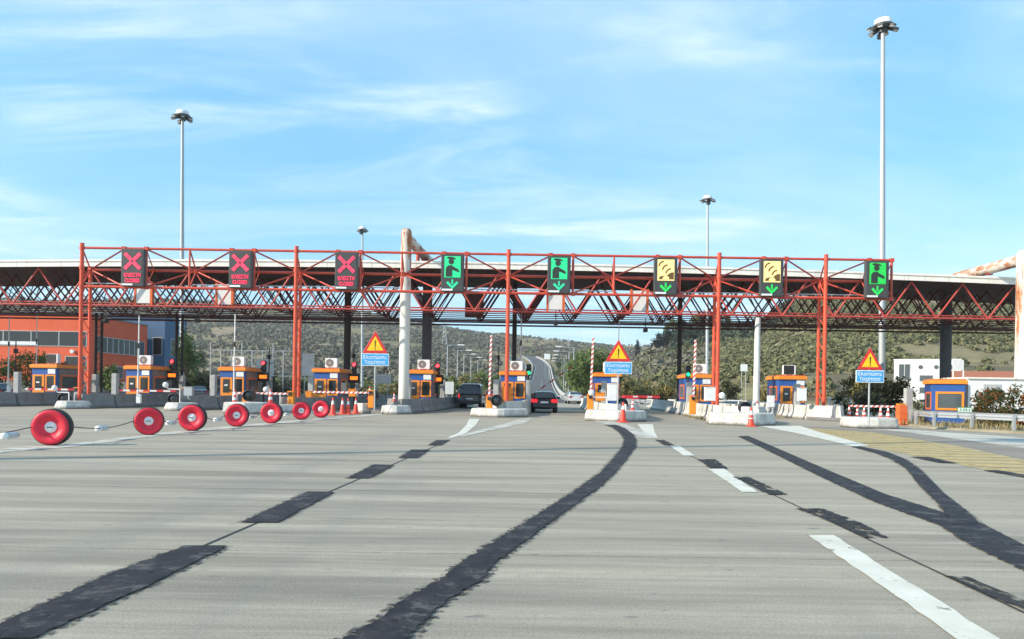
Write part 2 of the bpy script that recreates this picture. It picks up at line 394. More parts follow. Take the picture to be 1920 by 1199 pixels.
def ground_mat():
    m, N, L, B = _new('hill ground')
    a = N.new('ShaderNodeAttribute'); a.attribute_name = 'tone'
    n = _noise(N, L, .12, 8, .7); n3 = _noise(N, L, .7, 6, .7)
    c = _mix(N, L, _range(N, L, n, .38, .66, 0, .7), a.outputs['Color'], (.115, .11, .065))
    c = _mix(N, L, _range(N, L, n3, .45, .75, 0, .4), c, (.09, .09, .05))
    L.new(c, B.inputs['Base Color']); B.inputs['Roughness'].default_value = .95; B.inputs['Specular IOR Level'].default_value = .1
    _bump(N, L, B, n3, .6, .4); return m
M['ground'] = ground_mat()
M['leaf_olive'] = leaf('grey green olive leaves', (.080, .084, .036), (.142, .142, .064), (.225, .205, .105))
M['leaf_scrub'] = leaf('dry hillside scrub', (.085, .083, .06), (.14, .132, .095), (.25, .222, .16))
M['leaf_green'] = leaf('green leaves', (.05, .075, .022), (.10, .14, .04), (.17, .20, .06))
M['leaf_dark'] = leaf('dark leaves', (.016, .022, .012), (.03, .038, .02), (.05, .055, .03))
M['leaf_dark2'] = leaf('dark olive leaves', (.030, .038, .020), (.05, .062, .032), (.085, .095, .05))
M['leaf_dry'] = leaf('yellowing leaves', (.09, .085, .03), (.17, .145, .05), (.26, .20, .08))
M['leaf_berry'] = leaf('leaves with orange berries', (.03, .05, .018), (.06, .085, .03), (.75, .10, .02))
M['grass'] = leaf('dry grass', (.16, .14, .06), (.26, .21, .10), (.34, .28, .15))

# ------------------------------------------------------------------ the ground, the road and what is painted on it
rng = random.Random(4)
def sheet(name, pts, z, m, parent=None):
    pts = [(p[0], p[1]) for p in pts]; n = len(pts)
    if sum(pts[i][0]*pts[(i+1) % n][1] - pts[(i+1) % n][0]*pts[i][1] for i in range(n)) < 0: pts = pts[::-1]
    return MB().add([(x, y, z) for x, y in pts], [tuple(range(n))]).build(name, m, parent)
road = sheet('road', [(-75, -25), (60, -25), (60, 92), (-75, 92)], 0.0, M['road']); tag(road, kind='structure')
def xroad(y): return 6.7 + .04*(y-195) - max(0, y-430)**2*6e-4
def zroad(y): return 1.315e-4*max(0, y-110)**2 if y < 520 else 22.1 + .1079*(y-520) - (y-520)**2*4e-4
def ribbon(name, off, w, y0, y1, m, dz=0.0, step=8, parent=None):
    vs, fs = [], []; k = int((y1-y0)/step)
    for i in range(k+1):
        y = y0 + (y1-y0)*i/k; x = xroad(y) + off; z = zroad(y) + dz
        vs += [(x-w/2, y, z), (x+w/2, y, z)]
        if i: fs.append((2*i-2, 2*i-1, 2*i+1, 2*i))
    return MB().add(vs, fs).build(name, m, parent)
sl = MB()
apr = MB().add([(-60, 92, .004), (40, 92, .004), (16, 120, .012), (-24, 120, .012)], [(0, 1, 2, 3)]).build('asphalt_apron', M['asphalt']); tag(apr, kind='structure')
main_c = ribbon('carriageway', 0.6, 8.6, 112, 640, M['asphalt'], .03); tag(main_c, kind='structure')
opp_c = ribbon('carriageway', -13.0, 9.4, 112, 640, M['asphalt'], .03); tag(opp_c, kind='structure')
for off in (-3.3, 4.5): ribbon('edge_line', off, .22, 114, 600, M['line_white'], .06, 8, main_c)
for k in range(14): ribbon('lane_dash', .6, .18, 118+k*14, 123+k*14, M['line_white'], .06, 2.5, main_c)
for off in (-17.3, -8.7): ribbon('edge_line', off, .22, 114, 600, M['line_white'], .06, 8, opp_c)

def band(rows, jit=0.0, sub=.35):
    "left and right edge pixels per row turned into a ragged strip on the road"
    L = [G(r[0], r[1]) for r in rows]; R = [G(r[2], r[3] if len(r) > 3 else r[1]) for r in rows]
    A, B = [], []
    for i in range(len(L)-1):
        k = max(1, int((L[i+1]-L[i]).length/sub))
        for j in range(k):
            t = j/k
            a, b = L[i].lerp(L[i+1], t), R[i].lerp(R[i+1], t); d = (b-a).normalized()
            A.append(a + d*rng.uniform(-jit, jit)); B.append(b + d*rng.uniform(-jit, jit))
    A.append(L[-1]); B.append(R[-1])
    return A, B
def strip(name, rows, z, m, jit=0.0, sub=.35):
    A, B = band(rows, jit, sub); vs = []
    if m == M['tar']:                                          # thin smear worn out beyond the edges
        e = []
        for a, b in zip(A, B): d = (b-a).normalized()*.055; e += [(a.x-d.x, a.y-d.y, z-.005), (b.x+d.x, b.y+d.y, z-.005)]
        MB().add(e, [(2*i, 2*i+1, 2*i+3, 2*i+2) for i in range(len(A)-1)]).build('tar_smear', M['tar_smear'], road)
    for a, b in zip(A, B): vs += [(a.x, a.y, z), (b.x, b.y, z)]
    return MB().add(vs, [(2*i, 2*i+1, 2*i+3, 2*i+2) for i in range(len(A)-1)]).build(name, m, road)
def quadpx(name, pts, z, m): return sheet(name, [G(*p) for p in pts], z, m, road)

# long ragged bitumen seals
strip('tar_seal', [(560, 1260, 670), (645, 1199, 766), (722, 1155, 808), (754, 1127, 842), (820, 1092, 898), (875, 1050, 938), (944, 1005, 1000), (1034, 950, 1074), (1087, 915, 1123),
                   (1124, 888, 1152), (1149, 862, 1174), (1168, 838, 1192), (1171, 825, 1192), (1164, 814, 1186), (1150, 803, 1171), (1134, 797, 1154)], .012, M['tar'], .022, .05)
strip('tar_seal', [(2060, 1100, 2030, 1170), (1920, 1024, 1920, 1070), (1845, 985, 1820, 1024), (1785, 968, 1762, 986), (1660, 928, 1640, 942), (1560, 886, 1545, 898),
                   (1440, 834, 1428, 840), (1402, 818, 1384, 819)], .012, M['tar'], .022, .05)
strip('tar_seal', [(1785, 985, 1835, 985), (1763, 950, 1815, 962), (1722, 910, 1768, 925), (1700, 880, 1728, 884), (1672, 862, 1697, 862), (1640, 850, 1662, 848), (1595, 838, 1612, 838)], .016, M['tar'], .022, .05)
for rows in ([(-60, 1200, 60, 1200), (5, 1170, 125, 1170), (190, 1085, 270, 1104), (348, 1025, 427, 1025)], [(452, 981, 520, 981), (578, 923, 627, 924)],
             [(650, 898, 692, 898), (702, 872, 738, 873)], [(748, 860, 782, 860), (772, 844, 805, 844)], [(803, 836, 826, 836), (820, 826, 842, 826)]):
    strip('tar_patch', rows[::-1], .012, M['tar'], .014, .05)
for rows in ([(1492, 955, 1543, 955), (1570, 985, 1620, 985), (1622, 1010, 1664, 1010)], [(1770, 1082, 1816, 1084), (1860, 1120, 1900, 1120), (1930, 1150, 1980, 1150)],
             [(1374, 895, 1402, 895), (1442, 929, 1477, 929)], [(1307, 862, 1341, 862), (1332, 880, 1365, 880)], [(1228, 826, 1246, 826), (1246, 836, 1265, 836)]):
    strip('tar_patch', rows, .012, M['tar_worn'], .02, .07)
strip('tar_patch', [(1708, 858, 1740, 858), (1765, 869, 1795, 870)], .016, M['tar'], .03, .2)
strip('tar_patch', [(1842, 883, 1872, 883), (1925, 897, 1950, 897)], .016, M['tar'], .03, .2)
for a, b in (((-10, 1193), (842, 826)), ((1230, 825), (1990, 1183))):
    p, q = G(*a), G(*b); d = (q-p).normalized(); s_ = Vector((d.y, -d.x, 0))*.014
    MB().add([p-s_+Vector((0, 0, .006)), p+s_+Vector((0, 0, .006)), q+s_+Vector((0, 0, .006)), q-s_+Vector((0, 0, .006))], [(0, 1, 2, 3)]).build('slab_joint', M['joint'], road)
for yy in (7.0, 11.2, 15.6, 20.2, 25, 30, 36):
    MB().span(-45, 40, yy-.008, yy+.008, .001, .004).build('slab_joint', M['road'], road)
# white lane dashes, splitter lines in front of the islands, the slow lane
for rows in ([(1515, 1005, 1563, 1005), (1795, 1199, 1872, 1199), (1900, 1272, 1990, 1272)], [(1328, 880, 1358, 880), (1392, 924, 1421, 924)], [(1256, 837, 1275, 837), (1282, 855, 1303, 855)]):
    strip('lane_dash', rows, .008, M['line_white'], .012, .2)
strip('splitter_line', [(838, 822, 848, 822), (860, 812, 875, 812), (874, 798, 892, 798), (880, 786, 900, 786)], .008, M['line_white'])
strip('splitter_line', [(840, 822, 870, 819), (900, 807, 930, 806), (948, 795, 985, 794), (975, 786, 1000, 784)], .010, M['line_faint'])
strip('splitter_line', [(1100, 786, 1122, 786), (1132, 795, 1166, 794), (1170, 808, 1202, 807), (1205, 822, 1234, 822)], .010, M['line_faint'])
strip('splitter_line', [(1195, 796, 1224, 796), (1208, 812, 1228, 812), (1214, 822, 1234, 822)], .008, M['line_white'])
strip('edge_line', [(1420, 799, 1500, 799), (1490, 812, 1540, 812), (1560, 828, 1600, 828), (1600, 838, 1630, 836)], .008, M['line_white'])
strip('edge_line', [(-60, 857, -60, 849), (0, 850, 0, 842), (130, 839, 130, 833.5), (350, 811.5, 350, 807), (530, 794.5, 530, 790.5), (720, 778, 720, 775)], .008, M['line_faint'], .02)
HATCH = [(1445, 802), (1500, 802), (1640, 812), (1790, 836), (1960, 872), (2100, 905), (2100, 945), (1925, 897), (1740, 860), (1600, 832), (1510, 811)]
quadpx('tan_lane', HATCH, .003, M['tan'])
quadpx('yellow_hatching', [(1445, 802), (1500, 802), (1640, 812), (1790, 836), (1960, 872), (2100, 905), (2100, 945), (1925, 897), (1740, 860), (1600, 832), (1510, 811)], .006, M['line_yellow'])
quadpx('brown_lane', [(1502, 801), (1580, 801), (1700, 812), (1960, 848), (2100, 870), (2100, 903), (1960, 870), (1790, 834), (1640, 811)], .006, M['brown_asph'])
quadpx('pale_lane', [(1582, 799), (1700, 806), (1960, 824), (2100, 835), (2100, 868), (1960, 846), (1700, 811)], .006, M['pale_asph'])
verge = MB().plan([(G(1700, 799).x, 38.5), (G(1760, 806).x, 35.6), (G(1920, 815).x, 32.2), (42, 24), (75, 20), (75, 60), (32, 60), (23, 46)], -.02, .09, .01).build('verge', M['dirt']); tag(verge, kind='structure')
bevel(verge, .06)

# ------------------------------------------------------------------ land: plain, the far ridge on the left, the near hill on the right
def interp(x, xs, ys): return float(np.interp(x, xs, ys))
LU, LE = [-900, -300, 100, 300, 430, 560, 700, 760, 830, 920, 1000, 1080, 1180, 1300, 1600, 2900], [150, 158, 160, 160, 156, 150, 139, 132, 121, 106, 97, 91, 88, 84, 70, 60]
RU, RE = [900, 1090, 1170, 1230, 1290, 1350, 1430, 1455, 1480, 1520, 1600, 1700, 1920, 2300, 2900], [-4, 6, 40, 84, 103, 122, 131, 150, 172, 187, 192, 194, 199, 205, 190]
def height(x, y):
    u = 960 + x/y*F
    tl = min(max((y-170)/730, 0), 1.0); hl = (interp(u, LU, LE)*900/F)*tl**1.55
    if y > 900: hl *= max(.2, 1 - (y-900)/900)
    er = interp(u, RU, RE); tr = min(max((y-105)/315, 0), 1.0)
    hr = max(0, er)*420/F*tr**1.35
    if y > 420: hr *= max(0, 1 - ((y-420)/330))
    h = max(hl, hr) + (min(hl, hr)*.12)
    k = min(1, max(0, (y-130)/200))
    h += k*(mnoise.noise(Vector((x*.012, y*.012, 3)))*5.0 + mnoise.noise(Vector((x*.04, y*.04, 9)))*1.6)
    c = math.exp(-((x - xroad(y) + 6)/34)**4) if 100 < y < 640 else 0
    z = h*(1-c) + (zroad(y) - .35)*c
    return z - .10
FIELDS = [  # u0, u1, y0, y1 in distance, tone
    (730, 905, 250, 300, (.33, .245, .115)), (1095, 1235, 420, 560, (.30, .25, .13)), (1185, 1275, 225, 262, (.25, .15, .075)), (1175, 1250, 182, 206, (.27, .17, .09)),
    (1340, 1440, 120, 150, (.34, .30, .14)), (1330, 1560, 106, 120, (.22, .12, .06)), (1555, 1980, 112, 165, (.17, .135, .085)), (395, 445, 560, 640, (.36, .27, .18)),
    (1440, 1520, 255, 285, (.36, .30, .2)), (1340, 1470, 200, 214, (.28, .23, .15)), (560, 620, 480, 520, (.34, .28, .2))]
def tone(x, y):
    u = 960 + x/y*F
    n = mnoise.noise(Vector((x*.02, y*.02, 1.5)))
    for u0, u1, y0, y1, c in FIELDS:
        if u0 + n*30 < u < u1 + n*30 and y0 + n*6 + (u-u0)*.06*(u0 > 1300) < y < y1 + n*6 + (u-u0)*.06*(u0 > 1300): return c, True
    f = mnoise.noise(Vector((x*.008, y*.008, 5)))*.5 + .5
    a, b = (.34, .27, .15), (.22, .19, .105)
    return tuple(p*(1-f) + q*f for p, q in zip(a, b)), False
us = np.arange(-1100, 3100, 14); ys = np.concatenate([np.linspace(60, 120, 14), np.geomspace(125, 1900, 120)])
vs, cols = [], []
for y in ys:
    for u in us:
        x = X_(u, y); vs.append((x, y, height(x, y))); cols.append((*tone(x, y)[0], 1))
nu = len(us)
fs = [(j*nu+i, j*nu+i+1, (j+1)*nu+i+1, (j+1)*nu+i) for j in range(len(ys)-1) for i in range(nu-1)]
mb = MB(); mb.add(vs, fs, True); hills = mb.build('hills', M['ground']); tag(hills, kind='structure')
at = hills.data.color_attributes.new('tone', 'FLOAT_COLOR', 'POINT'); at.data.foreach_set('color', np.array(cols, dtype=np.float32).ravel())
plain = sheet('ground', [(-2500, -600), (2500, -600), (2500, 130), (-2500, 130)], -.12, M['dirt']); tag(plain, kind='structure')

# scrub and olive groves on the slopes: thousands of bushes nobody could count
def bushes(name, m, n, u0, u1, y0, y1, size, dens, seed, power=1.0, lumps=30, leafk=.20):
    r = np.random.default_rng(seed); V, Fc = [], []; c = 0; b = 0
    while c < n:
        u = r.uniform(u0, u1); y = y0 + (y1-y0)*r.uniform()**power; x = X_(u, y)
        if abs(x - xroad(y) + 6) < 18 and y < 640: continue
        fld = tone(x, y)[1]
        if fld and r.uniform() > .04: continue
        if mnoise.noise(Vector((x*.017, y*.017, seed)))*.5+.5 + r.normal()*.13 < 1-dens: continue
        z = height(x, y); s = size*r.uniform(.55, 1.35)
        nd = r.normal(size=(lumps, 3)); nd[:, 2] = np.abs(nd[:, 2])*.9 - .15; nd /= np.linalg.norm(nd, axis=1)[:, None]
        ctr = np.array([x, y, z + s*.22]) + nd*np.array([s*.5, s*.5, s*.42])*r.uniform(.7, 1.12, size=(lumps, 1))
        t1 = np.cross(nd + r.normal(size=nd.shape)*.35, r.normal(size=nd.shape)); t1 /= np.linalg.norm(t1, axis=1)[:, None]
        t2 = np.cross(nd + r.normal(size=nd.shape)*.35, t1); q = s*leafk
        V.append(np.stack([ctr - t1*q - t2*q*.6, ctr + t1*q - t2*q*.6, ctr + t2*q], 1).reshape(-1, 3))
        Fc.append(np.arange(lumps*3).reshape(-1, 3) + b); b += lumps*3
        c += 1
    V = np.concatenate(V); Fc = np.concatenate(Fc)
    me = bpy.data.meshes.new(name); me.from_pydata(V.tolist(), [], Fc.tolist()); me.update(); me.materials.append(m)
    o = bpy.data.objects.new(name, me); COL.objects.link(o); return o
tag(bushes('hillside_scrub', M['leaf_scrub'], 17000, -120, 1330, 235, 930, 3.2, .54, 11, .8, 14, .26), 'grey green scrub covering the far ridge beyond the toll plaza', 'scrub', kind='stuff')
tag(bushes('olive_grove', M['leaf_olive'], 11500, 1120, 2080, 118, 440, 2.2, .50, 23, .85, 30, .19), 'olive trees and bushes covering the right hillside', 'olive grove', kind='stuff')
tag(bushes('dark_thicket', M['leaf_dark2'], 420, 1255, 1480, 330, 425, 5.0, .75, 31, .6, 60, .14), 'darker green thicket along the crest of the right hill', 'thicket', kind='stuff')
tag(bushes('roadside_shrubs', M['leaf_dry'], 900, 560, 985, 105, 235, 2.2, .68, 37, 1.0, 60, .13), 'low yellowing shrubs on the plain left of the motorway', 'shrubs', kind='stuff')
tag(bushes('roadside_shrubs', M['leaf_green'], 520, 300, 985, 125, 260, 2.6, .6, 41, 1.0, 60, .13), 'low green shrubs on the plain left of the motorway', 'shrubs', kind='stuff')

# ------------------------------------------------------------------ trees
def foliage(center, rad, n, size, seed, clumps=14, squash=1.0):
    r = random.Random(seed); mb = MB(); cs = []
    while len(cs) < clumps:
        p = Vector((r.uniform(-1, 1), r.uniform(-1, 1), r.uniform(-1, 1)))
        if .25 < p.length < 1: cs.append(Vector((p.x*rad[0], p.y*rad[1], p.z*rad[2])))
    for _ in range(n):
        c = r.choice(cs); k = .36
        p = Vector(center) + c + Vector((r.gauss(0, rad[0]*k*.5), r.gauss(0, rad[1]*k*.5), r.gauss(0, rad[2]*k*.45)))
        a = Vector((r.gauss(0, 1), r.gauss(0, 1), r.gauss(0, 1))).normalized(); b = a.orthogonal().normalized(); s = size*r.uniform(.5, 1.3)
        mb.add([p - a*s, p + b*s*.45, p + a*s, p - b*s*.45], [(0, 1, 2, 3)])
    return mb, cs
def tree(name, label, loc, h, rad, m, n=1300, size=.22, seed=1, cat='tree', group=None, clumps=14, trunk=True, low=.35):
    t = thing(name, label, cat, loc, rng.uniform(0, 6), group)
    cz = h*low + (h - h*low)/2
    mb, cs = foliage((0, 0, cz), (rad, rad, (h - h*low)/2), n, size, seed, clumps)
    mb.build('crown', m, t)
    w = MB(); r0 = max(.03, h*.022)
    w.cyl((0, 0, -.1), (.05, 0, h*low), r0*1.3, r0, 8); w.cyl((.05, 0, h*low), (0, .05, h*.75), r0, r0*.4, 7)
    for c in cs[:7]: w.cyl((.03, 0, h*low*.9), Vector((0, 0, cz)) + c*.8, r0*.55, r0*.15, 5, False)
    w.build('trunk', M['bark'], t); return t
def ground_at(u, D, v=None):
    x = X_(u, D); return (x, D, height(x, D) if D > 60 else 0.0)

# ------------------------------------------------------------------ the red sign gantry across all lanes
GD = 46.0; YF, YR = 46.0, 46.95; S46 = F/GD
def gx(u): return X_(u, GD)
ZT, ZB, ZM = 9.62, 7.30, 8.46
gan = thing('sign_gantry', 'red tubular lattice gantry carrying the lane signals across the toll plaza', 'gantry', (0, 0, 0))
GCOL = [150, 552, 950, 1345, 1545]; MID = [352, 750, 1148]; SIGNS = [250, 452, 651, 850, 1050, 1250, 1449, 1647]
MB().cyl((gx(150), YF, ZT), (gx(1671), YF, ZT), .075).build('top_chord', M['red'], gan)
MB().cyl((gx(150), YF, ZB), (gx(1671), YF, ZB), .085).build('bottom_chord', M['red'], gan)
MB().cyl((gx(152), YR, ZM), (gx(1625), YR, ZM), .085).build('rear_chord', M['red'], gan)
for u in GCOL:
    c = MB().cyl((gx(u), YF, .2), (gx(u), YF, 9.86), .115, n=14).cyl((gx(u), YF, 9.86), (gx(u), YF, 9.9), .135, n=14).span(gx(u)-.2, gx(u)+.2, YF-.2, YF+.2, .2, .24)
    for z in (ZT, ZM, ZB): c.cyl((gx(u), YF, z-.10), (gx(u), YF, z+.10), .15, n=14)
    c = c.build('column', M['red_post'], gan)
    r = MB().cyl((gx(u), YR, .2), (gx(u), YR, ZM+.15), .10, n=12).span(gx(u)-.17, gx(u)+.17, YR-.17, YR+.17, .2, .24).build('rear_column', M['red_post'], gan)
    l = MB(); z, k = 1.0, 0
    while z < 8.2:
        l.cyl((gx(u), (YF, YR)[k % 2], z), (gx(u), (YF, YR)[(k+1) % 2], z+.75), .028, n=6); z += .75; k += 1
    l.build('lacing', M['red_post'], gan)
br = MB()
posts = sorted([u for s in SIGNS for u in (s-21, s+21)])
for u in MID: MB().cyl((gx(u), YF, ZB), (gx(u), YF, ZT), .055).build('upright', M['red'], gan)
for u in posts: MB().cyl((gx(u), YF, ZB), (gx(u), YF, ZT), .075).box((gx(u), YF, ZT), (.24, .2, .22)).box((gx(u), YF, ZB), (.24, .2, .22)).build('sign_frame', M['red'], gan)
for u in sorted(GCOL + MID):
    for q in posts:
        if 40 < abs(q-u) < 130 and not any(min(q, u) < p < max(q, u) for p in posts):
            for z in (ZT-.04, ZB+.04): br.cyl((gx(u), YR, ZM), (gx(q), YF, z), .05, n=7)
    for z in (ZT, ZB): br.cyl((gx(u), YR, ZM), (gx(u), YF, z), .045, n=7)
    br.cyl((gx(u)-.1, YR-.02, ZM), (gx(u)+.1, YR-.02, ZM), .14, n=8)
for u in posts: br.cyl((gx(u), YR, ZM), (gx(u), YF, ZT-.1), .035, n=6).cyl((gx(u), YR, ZM), (gx(u), YF, ZB+.1), .035, n=6)
br.build('bracing', M['red'], gan)
for a, b in ((150, 230), (352, 432), (478, 630), (680, 748), (875, 1028), (1075, 1148), (1272, 1425), (1470, 1545), (1550, 1625)):
    w = MB().cyl((gx(a), YF+.45, ZB+.26), (gx(b), YF+.45, ZB+.26), .035, n=6)
    for k in range(3): w.cyl((gx(a+(b-a)*(k+.5)/3), YF+.45, ZB), (gx(a+(b-a)*(k+.5)/3), YF+.45, ZB+.26), .02, n=5)
    w.build('service_rail', M['galv'], gan)


# lane signals hung on it
SW, SH, SD = 1.36, 2.22, .30
def circ(cx, cz, r, n=18, a0=0, a1=2*math.pi): return [(cx + r*math.cos(a0+(a1-a0)*i/n), cz + r*math.sin(a0+(a1-a0)*i/n)) for i in range(n if a1-a0 > 6.2 else n+1)]
def signal(u, label, group):
    t = thing('lane_signal', label, 'lane signal', (X_(u-5, YF-.46), YF-.16, 8.46 - .03 - (.02 if u < 700 else .04)), 0, group)
    b = MB().span(-SW/2, SW/2, -SD, 0, -SH/2, SH/2).build('case', M['charcoal'], t); bevel(b, .03)
    f = MB().span(-SW/2+.09, SW/2-.09, -SD-.012, -SD+.001, -SH/2+.09, SH/2-.09).build('face', M['sign_black'] if 0 else M['charcoal'], t)
    MB().span(-SW/2+.06, -SW/2+.70, -SD-.03, -SD-.014, -SH/2+.05, -SH/2+.16).build('label_plate', M['sign_white'], t)
    return t
def arrow(t, m, z=-.66):
    y0, y1 = -SD-.034, -SD-.014
    MB().poly([(-.055, z+.27), (.055, z+.27), (.055, z-.02), (-.055, z-.02)], y0, y1).poly([(0, z-.30), (.36, z+.06), (.26, z+.16), (0, z-.12), (-.26, z+.16), (-.36, z+.06)], y0, y1).build('arrow_lamps', m, t)
def closed(u, label):
    t = signal(u, label, 'lane signals showing a red cross'); mb = MB(); y0, y1 = -SD-.034, -SD-.014
    for sx in (-1, 1):
        for sz in (-1, 1):
            d = Vector((sx*.707, sz*.707)); p = Vector((-d.y, d.x))*.105
            for a, b in ((.07, .34), (.37, .64)):
                q = [d*a + p*.9, d*a - p*.9, d*b - p, d*b + p]; mb.poly([(v.x*1.0, v.y*1.0 + .38) for v in q], y0, y1)
    mb.build('cross_lamps', M['led_x'], t)
    text('text_lamps', 'ΚΛΕΙΣΤΗ', .30, M['led_x'], t, (0, -SD-.03, -.46), .008, bold=.008, sx=.78)
    text('text_lamps', 'CLOSED', .30, M['led_x'], t, (0, -SD-.03, -.78), .008, bold=.008, sx=.78)
def manned(u, label, m, ma):
    t = signal(u, label, 'green lane signals with a toll attendant'); y1 = -SD-.014
    MB().span(-.48, .48, y1-.02, y1, -.28, .98).build('picture_lamps', m, t)
    y0, y1 = -SD-.044, -SD-.034
    b = MB()
    b.poly([(-.36, .90), (-.22, .95), (.05, .93), (.20, .84), (.22, .78), (-.02, .80), (-.24, .80)], y0, y1)     # peaked cap
    b.poly(circ(-.07, .66, .17), y0-.004, y1-.004)                                                                   # head
    b.poly([(-.40, -.24), (-.40, .26), (-.28, .42), (-.05, .46), (.06, .36), (.34, .22), (.42, .08), (.38, .02), (.0, .16), (.0, -.24)], y0-.008, y1-.008)
    b.build('dark_lamps', M['led_off'], t); arrow(t, ma)
def tag_lane(u, label):
    t = signal(u, label, 'yellow lane signals with a car and radio waves'); y1 = -SD-.014
    MB().span(-.50, .50, y1-.02, y1, -.27, .98).build('picture_lamps', M['led_yellow'], t)
    y0, y1 = -SD-.044, -SD-.034; b = MB()
    for cx, cz, r in ((-.10, .55, .36), (.12, .34, .36), (.32, .12, .36)):
        o = circ(cx, cz, r, 10, math.radians(95), math.radians(175)); i = circ(cx, cz, r-.09, 10, math.radians(95), math.radians(175))
        b.poly(o + i[::-1], y0, y1)
    b.poly([(-.42, -.20), (-.40, -.08), (-.28, .00), (-.05, .03), (.06, .04), (.20, .16), (.32, .22), (.47, .23), (.47, -.20)], y0-.005, y1-.005)
    b.build('dark_lamps', M['led_brown'], t)
    MB().poly(circ(.0, -.18, .20, 14, 0, math.pi), y0-.012, y0-.006).build('wheel_lamps', M['led_yellow'], t)
    arrow(t, M['led_arrow2'])
closed(250, 'red cross lane signal nearest the left end of the gantry'); closed(452, 'red cross lane signal just left of the second gantry column'); closed(651, 'red cross lane signal just left of the rusty white pillar')
manned(850, 'green attendant lane signal just right of the rusty white pillar', M['led_green'], M['led_arrow']); manned(1050, 'green attendant lane signal right of the middle gantry column', M['led_green'], M['led_arrow'])
tag_lane(1250, 'yellow car and waves lane signal left of the fourth gantry column'); tag_lane(1449, 'yellow car and waves lane signal between the two right gantry columns')
manned(1647, 'brighter green attendant lane signal at the right end of the gantry', M['led_green2'], M['led_arrow2'])

# ------------------------------------------------------------------ the long canopy roof behind it
CY0, CY1, CX0, CX1 = 52.0, 61.5, -56.0, 40.0
def ztop(x): return 10.12 - .42*((x+3)/34)**2 if x > -40 else 10.12 - .42*(37/34)**2
can = thing('canopy', 'long toll plaza canopy with cream fascia over a dark lattice of trusses', 'canopy', (0, 0, 0))
def xs_(n=48): return [CX0 + (CX1-CX0)*i/n for i in range(n+1)]
def slab(y0, y1, d0, d1):
    mb = MB(); vs = []
    for x in xs_(): z = ztop(x); vs += [(x, y0, z-d1), (x, y1, z-d1), (x, y1, z-d0), (x, y0, z-d0)]
    k = len(xs_()); mb.add(vs, [(i*4+j, i*4+(j+1) % 4, (i+1)*4+(j+1) % 4, (i+1)*4+j) for i in range(k-1) for j in range(4)] + [(3, 2, 1, 0), tuple((k-1)*4+j for j in range(4))])
    return mb
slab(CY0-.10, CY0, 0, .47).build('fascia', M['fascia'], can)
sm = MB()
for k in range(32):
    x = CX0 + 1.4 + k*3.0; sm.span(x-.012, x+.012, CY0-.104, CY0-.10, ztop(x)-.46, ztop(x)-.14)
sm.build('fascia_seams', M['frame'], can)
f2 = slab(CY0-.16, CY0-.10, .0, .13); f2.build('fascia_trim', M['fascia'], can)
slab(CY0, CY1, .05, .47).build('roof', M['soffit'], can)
ZC = 6.84
def soff(x): return ztop(x) - .50
layers = [52.35 + i*1.5 for i in range(7)]; MOD = 3.5; PH = X_(1708, 52.2)
for k, y in enumerate(layers):
    m = M['truss_red'] if k == 0 else M['maroon']; t = MB(); r = .062 if k == 0 else .056  # front truss in lit red, those behind coloured as if in shade
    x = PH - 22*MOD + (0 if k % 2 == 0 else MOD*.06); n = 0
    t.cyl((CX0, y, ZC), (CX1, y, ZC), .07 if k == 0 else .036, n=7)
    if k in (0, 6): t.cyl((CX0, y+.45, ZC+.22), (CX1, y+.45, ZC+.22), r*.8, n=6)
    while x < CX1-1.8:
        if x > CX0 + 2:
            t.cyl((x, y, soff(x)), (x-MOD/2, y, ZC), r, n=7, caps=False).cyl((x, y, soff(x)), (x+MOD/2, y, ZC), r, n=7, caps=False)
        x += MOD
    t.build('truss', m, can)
t = MB(); x = PH - 22*MOD; i = 0                                     # ties between the trusses
while x < CX1-1.8:
    if x > CX0+2:
        for k in range(6):
            a, b = layers[k], layers[k+1]
            t.cyl((x+MOD/2, a, ZC), (x+MOD/2, b, ZC), .025, n=5, caps=False)
            if k % 2 == 0: t.cyl((x, a, soff(x)-.03), (x-MOD/2, b, ZC), .032, n=5, caps=False).cyl((x, a, soff(x)-.03), (x+MOD/2, b, ZC), .032, n=5, caps=False)
    x += MOD; i += 1
for y in (61.2, 61.7): t.cyl((CX0, y, ZC-.20), (CX1, y, ZC-.20), .05, n=6, caps=False)
for y in (58.5,): t.span(CX0, CX1, y, y+.12, ZC-.22, ZC-.16)
t.build('truss_ties', M['maroon'], can)
for u in (184, 335, 650, 963, 1273):
    x = X_(u, 58); c = MB()
    if u < 400:
        for dx in (-.22, .22): c.cyl((x+dx, 58, .1), (x+dx, 58, ZC), .10, n=10)
        z = .8
        while z < 6.3: c.cyl((x-.22, 58, z), (x+.22, 58, z+.4), .022, n=5).cyl((x+.22, 58, z+.4), (x-.22, 58, z+.8), .022, n=5); z += .8
    else: c.cyl((x, 58, .1), (x, 58, soff(x)), .17 if u != 650 else .26, n=12)
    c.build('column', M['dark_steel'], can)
tag(MB().cyl((X_(1418, 53), 53, 0), (X_(1418, 53)+.03, 53, 6.75), .235, .185, 16).cyl((X_(1418, 53), 53, 0), (X_(1418, 53), 53, .06), .36, n=16).build('white_post', M['white_paint']), 'plain white round post under the canopy left of the right gantry column', 'post')

